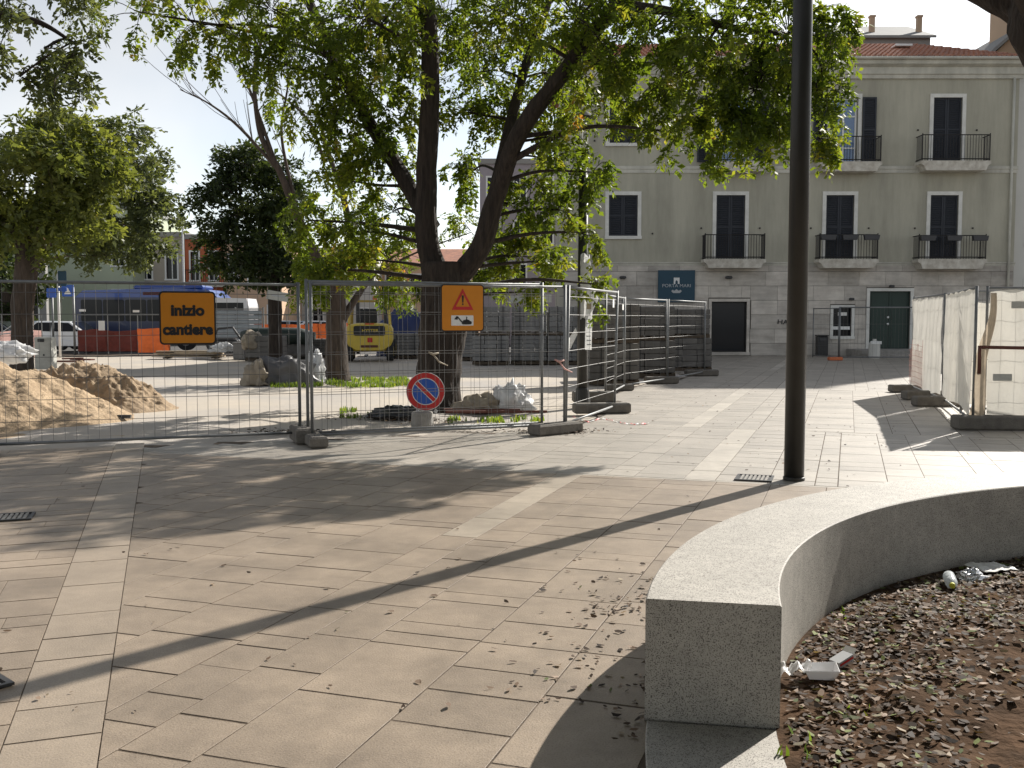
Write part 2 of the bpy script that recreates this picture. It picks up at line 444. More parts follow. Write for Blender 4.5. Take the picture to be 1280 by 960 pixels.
# ------------------------------------------------------------------ pavement: stone slabs laid in bands at an angle
PC, PR_OUT, PR_IN = Vector((4.63, 3.08, 0)), 4.18, 3.66      # round planter
A = R(18.6); A2 = R(19.2)
def r2w(al, la): return (al * math.sin(A) + la * math.cos(A), al * math.cos(A) - la * math.sin(A))
def l2w(al, la): return (-al * math.sin(A2) + la * math.cos(A2), al * math.cos(A2) + la * math.sin(A2))
LATL = lambda x, y: x * math.cos(A2) + y * math.sin(A2)
def clip(poly, a, b_, c):
    """keep a*x+b*y>=c"""
    out = []
    for i in range(len(poly)):
        p, q = poly[i], poly[(i + 1) % len(poly)]
        dp = a * p[0] + b_ * p[1] - c; dq = a * q[0] + b_ * q[1] - c
        if dp >= 0: out.append(p)
        if dp * dq < 0:
            t = dp / (dp - dq); out.append((p[0] + (q[0] - p[0]) * t, p[1] + (q[1] - p[1]) * t))
    return out
slabs = []          # (poly, pale)
STRIP0, STRIP1 = -.60, -.26
def emit(poly, pale, clipL=True):
    if clipL: poly = clip(poly, math.cos(A2), math.sin(A2), STRIP1 + .006)
    if len(poly) < 3: return
    cx = sum(p[0] for p in poly) / len(poly); cy = sum(p[1] for p in poly) / len(poly)
    if cy < .6 or cy > 43.5 or abs(cx) > .62 * cy + 5: return
    if in_poly(cx, cy, SITE): return
    if cy > 41.9 and 1.9 < cx < 23: return
    if (Vector((cx, cy, 0)) - PC).length < PR_OUT - .12: return
    ar = abs(sum(poly[i][0] * poly[(i + 1) % len(poly)][1] - poly[(i + 1) % len(poly)][0] * poly[i][1] for i in range(len(poly)))) / 2
    if ar < .006: return
    slabs.append((poly, pale))
def columns(l0, l1, fixed):
    """lateral joints, honouring the fixed ones"""
    xs = []; x = l0
    fx = sorted(fixed); ws = [.51, .52, .30, .50, .36, .52, .28, .45]; k = 0
    for tgt in fx + [l1]:
        while tgt - x > .75:
            w = ws[k % len(ws)]; k += 1
            if tgt - x - w < .25: w = (tgt - x) / 2
            xs.append((x, x + w)); x += w
        if tgt - x > .02: xs.append((x, tgt)); x = tgt
    return xs
bands = [(-4.0, 9.82, (-2.82, -2.54), [-2.22, -1.70, -1.19, -.68]), (9.885, 14.6, (-1.53, -1.22), [-.28, -.07, .39]), (14.66, 23.06, (-2.31, -2.03), [-.6, .1]), (23.12, 31.4, (-1.53, -1.22), []), (31.46, 50, (-2.31, -2.03), [])]
for bi, (a0, a1, st, fx) in enumerate(bands):
    for (x0, x1) in columns(-24, 27, list(st) + fx):
        isst = abs(x0 - st[0]) < .02
        y = a0 - rnd.random() * .5; g = rnd.choice([.003, .004, .0055]); jh = .006
        while y < a1:
            pale = isst and (bi > 0 or y > 6.4)
            L = rnd.choice([.18, .3, .36, .42, .5, .58, .68]) if not pale else rnd.choice([.55, .7, .85])
            y2 = min(y + L, a1)
            if a1 - y2 < .12: y2 = a1
            if y2 > a0:
                ya = max(y, a0)
                jn = rnd.choice([.003, .005, .006, .007, .008])
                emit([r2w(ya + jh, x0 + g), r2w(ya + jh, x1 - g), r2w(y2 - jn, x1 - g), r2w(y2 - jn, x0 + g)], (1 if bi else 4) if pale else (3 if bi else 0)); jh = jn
            y = y2
    # thin pale transverse course closing each band
    x = -24
    while x < 27:
        emit([r2w(a1 + .006, x + .003), r2w(a1 + .006, x + .897), r2w(a1 + .056, x + .897), r2w(a1 + .056, x + .003)], 1); x += .9
# the strip on the left and the field beyond it (courses across)
y = .5
while y < 16:
    L = rnd.choice([.34, .42, .5, .62, .8]); emit([l2w(y + .006, STRIP0), l2w(y + .006, STRIP1), l2w(y + L - .006, STRIP1), l2w(y + L - .006, STRIP0)], 2, False); y += L
y = .5
while y < 16:
    hgt = rnd.choice([.2, .26, .34, .42, .5]); x = STRIP0 - .006
    first = True
    while x > -13:
        w = rnd.choice([.5, .65, .85, 1.1]) * (rnd.uniform(.4, 1) if first else 1); first = False
        emit([l2w(y + .006, x - w + .004), l2w(y + .006, x), l2w(y + hgt - .006, x), l2w(y + hgt - .006, x - w + .004)], 0, False); x -= w
    y += hgt
def slab_geo(poly, r):
    """chamfered slab, slightly uneven; ring order: bottom, chamfer, top"""
    n = len(poly); cx = sum(p[0] for p in poly) / n; cy = sum(p[1] for p in poly) / n
    dz = r.uniform(-.0008, .0008); tx = r.uniform(-.0012, .0012); ty = r.uniform(-.0012, .0012)
    V = []
    for ins, z in ((0, -.045), (0, -.0003), (.0006, 0)):
        for p in poly:
            dx, dy = p[0] - cx, p[1] - cy; L = math.hypot(dx, dy) or 1
            q = 1 - ins * 1.3 / L
            V.append((cx + dx * q, cy + dy * q, z + dz + (tx * dx + ty * dy if z > -.04 else 0)))
    F = [tuple(range(2 * n, 3 * n))]
    for r_ in range(2):
        for i in range(n):
            j = (i + 1) % n; F.append((r_ * n + i, r_ * n + j, r_ * n + n + j, r_ * n + n + i))
    return V, F, (cx, cy)
bed = MB()
bed.add([(-30, -1, -.020), (-30, 44, -.020), (30, 44, -.020), (30, -1, -.020)], [(3, 2, 1, 0)])
def ccw(poly):
    s_ = sum(poly[i][0] * poly[(i + 1) % len(poly)][1] - poly[(i + 1) % len(poly)][0] * poly[i][1] for i in range(len(poly)))
    return poly if s_ > 0 else poly[::-1]
# joint bed follows the paved area only
nx, ny = 120, 130
V = []; F = []
for j in range(ny + 1):
    for i in range(nx + 1): V.append((-22 + 52 * i / nx, 44 * j / ny, -.0026 + .001 * fbm(i * .9, j * .9)))
for j in range(ny):
    for i in range(nx):
        x = -22 + 52 * (i + .5) / nx; y = 44 * (j + .5) / ny
        if not in_poly(x, y, SITE): q = j * (nx + 1) + i; F.append((q, q + 1, q + nx + 2, q + nx + 1))
pav = link('pavement', fast_mesh('pavement', V, F), 'joint'); pav['kind'] = 'structure'
def infr(c):
    x, y = c; return y > 3.3 and abs(x) < .53 * y + .3
slabs = [(ccw(p), k) for p, k in slabs]
def key(s):
    c = (sum(p[0] for p in s[0]) / len(s[0]), sum(p[1] for p in s[0]) / len(s[0]))
    return c[1] if infr(c) else c[1] + 100
slabs.sort(key=key)
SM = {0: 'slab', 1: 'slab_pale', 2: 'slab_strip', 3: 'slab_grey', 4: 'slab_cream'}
restV = {k: [[], [], []] for k in SM}
for i, (poly, kind) in enumerate(slabs):
    Vv, Ff, c = slab_geo(poly, rnd)
    t = rnd.random(); mk = kind
    if i < 300:
        me = bpy.data.meshes.new('paving_slab'); me.from_pydata([(q[0] - c[0], q[1] - c[1], q[2]) for q in Vv], [], Ff)
        a = me.attributes.new('tint', 'FLOAT', 'FACE'); a.data.foreach_set('value', [t] * len(Ff))
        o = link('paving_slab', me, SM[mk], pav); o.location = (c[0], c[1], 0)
    else:
        Q = restV[mk]; bs = len(Q[0]); Q[0] += Vv; Q[1] += [tuple(k + bs for k in f) for f in Ff]; Q[2] += [t] * len(Ff)
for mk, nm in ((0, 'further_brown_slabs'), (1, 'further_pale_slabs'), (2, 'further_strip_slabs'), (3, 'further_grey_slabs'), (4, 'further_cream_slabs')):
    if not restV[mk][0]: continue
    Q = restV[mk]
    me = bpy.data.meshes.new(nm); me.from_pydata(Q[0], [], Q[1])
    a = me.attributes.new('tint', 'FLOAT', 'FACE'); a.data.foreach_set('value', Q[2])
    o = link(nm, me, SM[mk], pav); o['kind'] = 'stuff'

# ------------------------------------------------------------------ curved granite bench round the planter
def ring(a0, a1, r0, r1, z0, z1, ch, steps):
    """annular block with small chamfers"""
    prof = [(r0, z0), (r1, z0), (r1, z1 - ch), (r1 - ch, z1), (r0 + ch, z1), (r0, z1 - ch)]
    m = MB(); k = len(prof)
    for i in range(steps + 1):
        a = R(a0 + (a1 - a0) * i / steps)
        for r, z in prof: m.v.append((r * math.cos(a), r * math.sin(a), z))
    for i in range(steps):
        for j in range(k):
            q = (j + 1) % k
            m.f.append((i * k + j, i * k + q, (i + 1) * k + q, (i + 1) * k + j)); m.mi.append(0)
    m.f.append(tuple(range(k))); m.f.append(tuple(steps * k + j for j in range(k - 1, -1, -1))); m.mi += [0, 0]
    return m
bench = thing('curved_bench', 'pale speckled granite bench wall curving round the leaf-strewn planter', 'bench', PC)
ring(169.0, 20, PR_IN, PR_OUT, -.03, .495, .006, 90).build('seat_block', 'granite', bench)
edge = thing('planter_edging', 'flat granite edging ring flush with the paving at the bench end', 'edging', PC)
for k in range(3):
    ring(169.35 + k * 24, 169.35 + k * 24 + 23.9, PR_IN - .01, PR_OUT - .01, -.03, .012, .004, 14).build('edging_stone', 'granite', edge)
# soil
V = [(0, 0, .05)]; F = []; na, nr = 260, 110
for i in range(1, nr + 1):
    for j in range(na):
        r = (PR_IN + .015) * i / nr; a = 2 * math.pi * j / na
        x, y = r * math.cos(a), r * math.sin(a)
        e = min(1, (PR_IN + .02 - r) / .5)
        V.append((x, y, .012 + .05 * e + e * (.035 * fbm(x * 1.3, y * 1.3) + .024 * fbm(x * 5, y * 5, 3) + .010 * fbm(x * 15, y * 15, 6))))
for j in range(na): F.append((0, 1 + j, 1 + (j + 1) % na, 0))
me = bpy.data.meshes.new('planter_soil')
fs = [(0, 1 + j, 1 + (j + 1) % na) for j in range(na)]
for i in range(nr - 1):
    for j in range(na):
        j2 = (j + 1) % na; fs.append((1 + i * na + j, 1 + (i + 1) * na + j, 1 + (i + 1) * na + j2, 1 + i * na + j2))
me.from_pydata(V, [], fs)
so = link('planter_soil', me, 'soil', smooth=True); so.location = PC; so['kind'] = 'structure'
def soil_z(x, y):
    lx, ly = x - PC.x, y - PC.y; r = math.hypot(lx, ly); e = max(0, min(1, (PR_IN + .02 - r) / .5))
    return .012 + .05 * e + e * (.035 * fbm(lx * 1.3, ly * 1.3) + .024 * fbm(lx * 5, ly * 5, 3) + .010 * fbm(lx * 15, ly * 15, 6))

# ------------------------------------------------------------------ temporary fences
def fence_panel(p0, p1, label, group, h=2.02, z0=.12, wires=True, dv=.125, dh=.27, lean=0.0, cover=None, mid=False, rtube=.021):
    p0 = Vector((p0[0], p0[1], 0)); p1 = Vector((p1[0], p1[1], 0)); d = p1 - p0; L = d.length
    t = thing('sheeted_fence' if cover else 'mesh_fence', label, 'fence', p0, math.atan2(d.y, d.x), group)
    t.rotation_euler[0] = lean
    for x in (0, L): MB().tube([(x, 0, .04), (x, 0, h + .03)], rtube, 8).build('post', 'galv', t, smooth=True)
    for z in (z0, h): MB().tube([(.02, 0, z), (L - .02, 0, z)], rtube * .86, 8).build('rail', 'galv', t, smooth=True)
    if mid: MB().tube([(L * .5, .03, z0), (L * .5, .03, h)], rtube * .6, 6).build('brace', 'galv', t, smooth=True)
    if wires:
        m = MB(); n = int(L / dv)
        for i in range(1, n):
            x = L * i / n; m.tube([(x, 0, z0), (x + rnd.uniform(-.006, .006), rnd.uniform(-.012, .012), 1.05), (x, 0, h)], .0024, 4, False)
        k = int((h - z0) / dh)
        for i in range(1, k + 1):
            z = z0 + (h - z0) * i / (k + .5); m.tube([(0, .004, z), (L * .33, .004, z + rnd.uniform(-.008, .008)), (L * .66, .004, z + rnd.uniform(-.008, .008)), (L, .004, z)], .0034, 4, False)
        m.build('wire_mesh', 'wire', t, kind='stuff', fix=False)
    return t
def foot(x, y, rz, label, s=(.62, .22, .14), m='ballast', g='concrete feet of the fences'):
    t = thing('ballast_block', label, 'fence weight', (x, y, 0), rz, g)
    mm = MB(); mm.cbox((0, 0, s[2] / 2 + .004), s, .025); mm.build('block', m, t)
    MB().box((.14, 0, s[2] + .004), (.1, .06, .012)).build('socket', 'steel_dark', t)
    MB().box((-.14, 0, s[2] + .004), (.1, .06, .012)).build('socket', 'steel_dark', t)
    return t
FA0, FA1 = (-6.05, 11.62), (-2.74, 12.86)
FB0, FB1 = (-2.52, 12.55), (.73, 13.85)
g1 = 'bare mesh panels round the building site'
pA = fence_panel(FA0, FA1, 'bare mesh fence panel in front of the sand pile, carrying the lettered sign', g1)
pB = fence_panel(FB0, FB1, 'bare mesh fence panel in front of the thick tree trunk, carrying the warning sign', g1)
pB2 = fence_panel((-2.62, 12.78), (.42, 14.05), 'second mesh fence panel doubled up right behind the warning sign panel', g1, h=2.06, dv=.25)
pD = fence_panel((.75, 13.95), (1.72, 16.75), 'mesh fence panel beside the plastic-wrapped lamp post', g1, dv=.5, lean=.02)
pE = fence_panel((1.78, 19.0), (2.46, 21.85), 'mesh fence panel just beyond the plastic-wrapped lamp post', g1, dv=.5)
pF = fence_panel((2.47, 21.95), (3.77, 24.25), 'mesh fence panel in the middle of the row before dark pallets', g1, dv=.4, lean=-.02)
pGG = fence_panel((3.79, 24.3), (5.3, 27.5), 'last mesh fence panel of the row towards the shop window', g1, dv=.4)
ang = math.atan2(FA1[1] - FA0[1], FA1[0] - FA0[0])
foot(-6.1, 11.5, ang + math.pi / 2, 'concrete fence foot at the outer end of the sand pile panel')
foot(-2.70, 12.80, ang + math.pi / 2, 'taller concrete fence foot under the three posts between both sign panels', (.62, .24, .2))
foot(-2.46, 12.42, ang + math.pi / 2, 'low concrete fence foot just in front of the three clustered posts')
foot(.60, 13.72, ang + .35, 'long concrete fence foot at the corner where fence turns away', (.8, .26, .15))
foot(1.50, 16.7, .15, 'concrete fence foot in front of the plastic-wrapped lamp post', (.95, .26, .17))
foot(1.55, 18.9, .1, 'concrete fence foot behind the plastic-wrapped lamp post', (.8, .26, .2))
foot(2.35, 21.9, .15, 'concrete fence foot at the start of the pallet-side panels')
foot(3.62, 24.2, .15, 'concrete fence foot midway along the pallet-side panels', (.8, .26, .17))
foot(5.2, 27.4, .15, 'concrete fence foot at the far end nearest the shop window', (.9, .26, .17))
# covered panels on the right
g2 = 'fence panels hung with white sheeting'
I = [(8.62, 21.5), (7.90, 18.3), (6.62, 14.3)]
def tarp(parent, L, z0, z1, m, sag=.03, x0=.02, seed=0, name='sheet', amp=.03, side=1):
    nx, nz = 40, 26; V = []; F = []
    for k in range(nz + 1):
        for i in range(nx + 1):
            u = i / nx; w = k / nz; x = x0 + (L - x0 - .02) * u
            top = z1 - sag * (math.sin(u * math.pi * 5 + seed) ** 2)
            z = z0 + (top - z0) * w + (1 - w) * .035 * math.sin(u * 9 + seed)
            y = -.03 + amp * fbm(x * 2.1 + seed, z * 1.3) + .014 * math.sin(x * 17 + seed + z * 2) * (.4 + w * .6)
            V.append((x, y * side, z))
    for k in range(nz):
        for i in range(nx): q = k * (nx + 1) + i; F.append((q, q + 1, q + nx + 2, q + nx + 1))
    return link(name, fast_mesh(name, V, F), m, parent, smooth=True)
pI1 = fence_panel(I[1], I[0], 'white sheeted fence panel with a pinkish torn net low down', g2, dv=.5, dh=.5, cover=1)
tarp(pI1, 3.28, .16, 2.0, 'tarp', seed=1, side=-1)
pI2 = fence_panel(I[2], (7.88, 18.2), 'plain white sheeted fence panel next to the rolled tan cloth', g2, dv=.5, dh=.42, cover=1)
tarp(pI2, 4.09, .2, 2.02, 'tarp', seed=4, side=-1)
pI3 = fence_panel((6.80, 14.35), (10.3, 14.0), 'white sheeted fence panel with grey tag and rusty bar across it', g2, dv=.2, dh=.3, cover=1)
tarp(pI3, 3.5, .14, 2.0, 'tarp', seed=8)
pI4 = fence_panel((7.3, 16.2), (10.8, 16.6), 'white sheeted fence panel standing behind the gap', g2, dv=.3, dh=.4, cover=1)
tarp(pI4, 3.5, .2, 1.86, 'tarp', seed=3)
m = MB()   # torn safety net on the far sheeted panel
for i in range(12):
    x = 1.6 + 1.6 * i / 12
    m.tube([(x, .085, .2), (x + .02, .095, .7), (x + .05 * math.sin(i), .09, 1.15 - .25 * abs(math.sin(i * .7)))], .004, 4, False)
for k in range(8):
    z = .25 + k * .11; m.tube([(1.6, .09, z), (2.4, .095, z + .02), (3.2, .09, z)], .004, 4, False)
tag(m.build('torn_net', 'net_pink', None), 'torn pinkish plastic net hanging on the far white sheeted panel', 'net')
tn = bpy.data.objects['torn_net']; tn.location = pI1.location; tn.rotation_euler = pI1.rotation_euler
m = MB(); m.tube([(-.12, -.10, 1.18), (3.4, -.10, 1.12)], .024, 8); m.tube([(-.12, -.10, .8), (-.12, -.10, 1.2)], .026, 8)
o = tag(m.build('rusty_bar', 'rust', None, smooth=True), 'thin rusty bar resting across the white sheeted panel', 'bar'); o.location = pI3.location; o.rotation_euler = pI3.rotation_euler
m = MB(); k = 18
for i in range(k + 1):
    u = i / k; x = .06 - .22 * u + .03 * math.sin(u * 9); z = 1.95 - 1.85 * u; w = .045 + .06 * u
    m.v += [(x - w, -.07 - .03 * math.sin(u * 11), z), (x + w * .4, -.12, z), (x + w, -.06, z - .02)]
for i in range(k):
    for j in range(2): m.f.append((i * 3 + j, i * 3 + j + 1, i * 3 + j + 4, i * 3 + j + 3)); m.mi.append(0)
o = tag(m.build('rolled_cloth', 'tarp_old', None, smooth=True, fix=False), 'twisted tan cloth strip hanging down the gap post', 'cloth'); o.location = pI3.location; o.rotation_euler = pI3.rotation_euler
for (x, z, w, lb) in ((.42, 1.78, .26, 'small grey tag high on the white sheeted panel'), (.2, .75, .26, 'small grey tag low on the white sheeted panel by the tan cloth')):
    m = MB(); m.prism(rrect(w, .1, .01, 2, x, z), -.11, -.104); o = tag(m.build('grey_tag', 'grey_board'), lb, 'tag'); o.location = pI3.location; o.rotation_euler = pI3.rotation_euler
foot(8.55, 21.45, .1, 'concrete fence foot at the far corner of the white sheeting', (.85, .26, .16))
foot(8.05, 19.5, .1, 'concrete fence foot below the pinkish torn net', (.8, .26, .17))
foot(7.75, 18.05, .05, 'concrete fence foot between the two slanting sheeted panels', (.95, .26, .18))
foot(6.95, 14.25, -.05, 'large concrete fence foot under the gap post and tan cloth', (1.2, .32, .2))
foot(8.3, 14.2, -.05, 'concrete fence foot under the sheeted panel with the rusty bar', (.9, .3, .22))
# galvanised barrier in front of the green door
g3 = 'barrier round the building entrance'
x0 = PY(1050, 400, 37.5).x; x1 = PY(1141, 400, 37.5).x
p = fence_panel((x0, 37.5), (x1, 37.4), 'bare mesh panel standing before the dark green door', g3, h=1.98, z0=.12, dv=.13, dh=.95, rtube=.03)
p = fence_panel((x0 - .42, 39.4), (x0 - .02, 37.55), 'bare mesh panel seen end-on beside the dark green door', g3, h=1.95, dv=.1, dh=.4)
foot(x0 - .2, 37.35, .05, 'orange plastic fence foot near the dark green door', (.5, .24, .13), 'orange_plastic')

# ------------------------------------------------------------------ signs on the fences
def on_line(px, py, p0, p1):
    """where the sight line meets the vertical plane through p0-p1: (world point, angle)"""
    r = _ray(px, py); dx, dy = p1[0] - p0[0], p1[1] - p0[1]
    t = (p0[0] * dy - p0[1] * dx) / (r[0] * dy - r[1] * dx)
    return Vector((r[0] * t, r[1] * t, CAM_H + r[2] * t)), math.atan2(dy, dx)
def plate(parent, poly, y0, y1, m, name, smooth=False):
    mm = MB(); mm.prism(poly, y0, y1); return mm.build(name, m, parent)
c, a = on_line(234, 397.5, FA0, FA1)
s = thing('site_sign', 'orange square sign reading inizio cantiere wired to the fence', 'sign', c + Vector((.02, -.04, 0)), a)
plate(s, rrect(.665, .655, .05, 4), .0, .012, 'black', 'border_plate')
plate(s, rrect(.625, .615, .035, 4), -.004, .0, 'sign_orange', 'face_plate')
text_mesh('lettering', 'inizio', .185, 'black', s, (0, -.006, .09), bold=.009, sx=1.0)
text_mesh('lettering', 'cantiere', .185, 'black', s, (0, -.006, -.145), bold=.009, sx=.97)
c, a = on_line(577, 385, FB0, FB1)
s = thing('warning_sign', 'orange square sign with red warning triangle and excavator pictogram on the fence', 'sign', c + Vector((.015, -.045, 0)), a)
plate(s, rrect(.60, .62, .045, 4), 0, .012, 'black', 'border_plate')
plate(s, rrect(.57, .59, .035, 4), -.004, 0, 'sign_orange', 'face_plate')
def tri(w, h, cz): return [(-w / 2, cz - h / 2), (w / 2, cz - h / 2), (0, cz + h / 2)]
plate(s, tri(.30, .28, .115), -.007, -.004, 'red', 'triangle')
plate(s, tri(.19, .175, .105), -.010, -.007, 'sign_orange', 'triangle_field')
m = MB(); m.prism([(-.008, .07), (.008, .07), (.015, .165), (-.015, .165)], -.013, -.010); m.prism([(.012 * math.cos(q), .05 + .012 * math.sin(q)) for q in np.linspace(0, 6.283, 9)[:-1]], -.013, -.010); m.build('exclamation_mark', 'black', s)
plate(s, rrect(.31, .135, .008, 2, -.005, -.165), -.007, -.004, 'white', 'pictogram_field')
m = MB()
for pl in ([(-.12, -.15), (-.085, -.105), (-.06, -.115), (-.075, -.155)], [(-.075, -.125), (-.065, -.115), (.0, -.185), (-.02, -.19)], rrect(.14, .045, .02, 3, .055, -.195), rrect(.09, .03, .008, 2, .05, -.172), [(.035, -.165), (.075, -.165), (.065, -.15), (.042, -.15)], rrect(.012, .04, .003, 1, .055, -.135)):
    m.prism(pl, -.010, -.0072)
m.build('excavator_pictogram', 'black', s)
# round no-parking sign on a concrete tub
c = G(527, 534); c.y += .12
s = thing('no_parking_sign', 'round red and blue no parking sign standing in a concrete tub', 'sign', c, .05)
m = MB(); m.lathe([(.165, 0), (.17, .03), (.155, .2), (.15, .215), (.12, .22)], 20); m.build('tub', 'concrete', s, smooth=False)
MB().tube([(.05, .03, .1), (.05, .03, .75)], .02, 8).build('post', 'galv', s, smooth=True)
def disc(r, y, m, name, cz=.515, cx=.05, th=.004):
    mm = MB(); mm.prism([(cx + r * math.cos(q), cz + r * math.sin(q)) for q in np.linspace(0, 2 * math.pi, 41)[:-1]], y, y + th); return mm.build(name, m, s)
disc(.285, 0, 'white', 'rim', th=.01); disc(.275, -.004, 'red', 'red_ring'); disc(.2, -.008, 'white', 'white_line'); disc(.188, -.012, 'sign_blue', 'blue_field')
def slash(w, m, y, ext):
    mm = MB(); d = Vector((.707, -.707)); n_ = Vector((.707, .707)); c0 = Vector((.05, .515))
    q = [c0 + d * ext + n_ * w, c0 - d * ext + n_ * w, c0 - d * ext - n_ * w, c0 + d * ext - n_ * w]
    mm.prism([(p.x, p.y) for p in q], y, y + .004); mm.build('slash', m, s)
slash(.036, 'white', -.016, .185); slash(.026, 'red', -.020, .186)
for sx in (-.1, .17):   # plastic ties at the bottom
    m = MB(); m.box((sx + .03, -.02, .225), (.05, .01, .05), rz=.4, ry=.5); m.build('tie', 'plastic_white', s)

# ------------------------------------------------------------------ lamp posts
c = G(996, 602); c.y += .1
lp = thing('lamp_post', 'thick dark metal lamp post rising beside the curved bench', 'lamp post', c)
tilt = -.002
MB().tube([(0, 0, -.05), (0, 0, 8.2)], [.098, .088], 28).build('pole', 'pole_dark', lp, smooth=True)
m = MB(); m.lathe([(.10, 0), (.106, .004), (.106, .03), (.099, .036)], 28); m.build('base_collar', 'pole_dark', lp)
MB().tube([(0, 0, 8.1), (-.3, -.1, 8.25), (-.9, -.3, 8.3)], .05, 10).build('arm', 'pole_dark', lp, smooth=True)
m = MB(); m.cbox((-1.15, -.38, 8.28), (.75, .3, .12), .03, rz=.32); m.build('lamp_head', 'pole_dark', lp)
c = Vector((1.27, 18.0, 0))
lp = thing('wrapped_lamp_post', 'slim dark lamp post with white plastic and notices wound round it', 'lamp post', c)
MB().tube([(0, 0, 0), (0, 0, 4.3)], [.10, .085], 16).build('pole', 'pole_dark', lp, smooth=True)
m = MB(); m.lathe([(.15, 0), (.15, .04), (.12, .3), (.105, .34)], 16); m.build('base', 'pole_dark', lp)
m = MB(); m.lathe([(.085, 4.3), (.12, 4.32), (.12, 4.42), (.10, 4.44), (.10, 4.48), (.12, 4.5), (.12, 4.58), (.09, 4.6)], 16); m.build('collar', 'black', lp)
for q in range(4):
    MB().tube([(.075 * math.cos(q * 1.57 + .4), .075 * math.sin(q * 1.57 + .4), 4.58), (.075 * math.cos(q * 1.57 + .4), .075 * math.sin(q * 1.57 + .4), 5.1)], .014, 6).build('lantern_rod', 'white', lp)
m = MB(); m.lathe([(.05, 5.06), (.20, 5.1), (.22, 5.14), (.1, 5.22), (.03, 5.26)], 16); m.build('lantern_cap', 'pole_dark', lp)
# plastic film on the wrapped post
V = []; F = []; nz, na = 26, 9
for k in range(nz + 1):
    z = 1.55 + 1.15 * k / nz
    for j in range(na):
        q = -2.0 + 2.3 * j / (na - 1); rr = .115 + .05 * abs(fbm(z * 3, q * 2)) + (.13 * math.exp(-((z - 1.95) / .22) ** 2) if q > -.8 else 0)
        V.append((rr * math.cos(q), rr * math.sin(q), z + .05 * math.sin(q * 3)))
for k in range(nz):
    for j in range(na - 1): i = k * na + j; F.append((i, i + 1, i + na + 1, i + na))
o = link('plastic_film', fast_mesh('plastic_film', V, F), 'film', smooth=True); o.location = c
tag(o, 'white plastic film wound round the slim lamp post', 'plastic film')
m = MB(); m.box((.10, -.135, 1.50), (.12, .004, .95), ry=.02); o = m.build('paper_notice', 'film', None); o.location = c
tag(o, 'long white paper notice taped to the wrapped lamp post', 'notice')
m = MB()
for k in range(8): m.box((.10 + rnd.uniform(-.01, .01), -.139, 1.12 + k * .075), (.08, .002, .02))
m.build('print_lines', 'print_grey', o); m = MB(); m.box((.1, -.139, 1.80), (.08, .002, .1)); m.build('print_block', 'plank', o)
m = MB(); m.add([(-.35, -.13, 1.08), (-.25, -.14, 1.0), (-.1, -.12, 1.3), (-.13, -.12, 1.42)], [(0, 1, 2, 3)]); o = m.build('plastic_flap', 'film', None); o.location = c
tag(o, 'loose white plastic flap sticking out from the wrapped lamp post', 'plastic flap')
# small white papers clipped on the mesh fence beside it
for (px, py, p0, p1, w, h, lb) in ((765, 379, (1.78, 19.0), (2.46, 21.85), .09, .17, 'small white card on the fence beyond the wrapped lamp post'), (777, 384, (1.78, 19.0), (2.46, 21.85), .09, .12, 'lower small white card on the fence beyond the wrapped lamp post')):
    q, a = on_line(px, py, p0, p1); m = MB(); m.box((0, -.03, 0), (w * 2.5, .004, h)); o = tag(m.build('white_card', 'paper'), lb, 'card'); o.location = q; o.rotation_euler = (0, 0, a)
# galvanised pole wrapped with tape near the left-hand tree
c = PY(38, 440, 30.0); c.z = 0
lp = thing('galvanised_pole', 'plain grey galvanised pole with white tape wound round its foot', 'pole', c)
MB().tube([(0, 0, 0), (0, 0, 3.72)], .062, 12).build('pole', 'galv', lp, smooth=True)
m = MB()
for k in range(9): m.tube([(.085 * math.cos(q), .085 * math.sin(q), .55 + k * .1 + .03 * math.sin(q + k) + q * .01) for q in np.linspace(0, 6.28, 9)], .03, 5, False)
m.build('tape_wrap', 'plastic_white', lp, smooth=True)
m = MB(); m.tube([(-.05, -.1, 1.25), (-.5, -.2, 1.13), (-1.1, -.3, 1.07), (-2.2, -.4, .98)], [.035, .02, .025, .02], 5); m.tube([(-.05, -.1, 1.3), (-.35, -.2, 1.42), (-.75, -.2, 1.15)], .015, 5)
o = tag(m.build('barrier_tape', 'plastic_white', smooth=True), 'white barrier tape stretched sideways from the galvanised pole', 'tape'); o.location = c

# ------------------------------------------------------------------ heaps of sand
def heap(name, label, cx, cy, rx, ry, m, seed, rough, cones):
    n = 150; V = []; F = []
    for j in range(n + 1):
        for i in range(n + 1):
            u = -1 + 2 * i / n; v = -1 + 2 * j / n
            r = math.hypot(u, v); X, Y = cx + u * rx, cy + v * ry; X += .12 * fbm(X * 1.2, Y * 1.2, seed); Y += .12 * fbm(X * 1.2, Y * 1.2, seed + 7)
            z = sum((eh * max(0, 1 - math.sqrt((X - ex) ** 2 + (Y - ey) ** 2 + .02) / er)) ** 5 for (ex, ey, er, eh) in cones) ** .2 - .045
            nz = rough * (fbm(u * rx * 1.6 + seed, v * ry * 1.6) + .5 * fbm(u * rx * 6, v * ry * 6 + seed, 2) + .35 * fbm(u * rx * 15, v * ry * 15, seed) + .7 * max(0, fbm(u * rx * 3.1 + v * 2, v * ry * 9, seed + 3)))
            z += nz * min(1, max(0, z * 4 + .12))
            V.append((u * rx, v * ry, z))
    for j in range(n):
        for i in range(n): q = j * (n + 1) + i; F.append((q, q + 1, q + n + 2, q + n + 1))
    o = link(name, fast_mesh(name, V, F), m, smooth=True); o.location = (cx, cy, 0)
    return tag(o, label, 'sand')
heap('sand_heap', 'large pale heap of dry sand behind the fence by the lettered sign', -9.0, 15.9, 3.6, 2.6, 'sand', 3, .075, ((-8.45, 15.8, 1.95, 1.12), (-9.7, 16.0, 2.4, 1.32), (-7.65, 16.0, 1.55, .74), (-11, 15.8, 2, 1.1)))
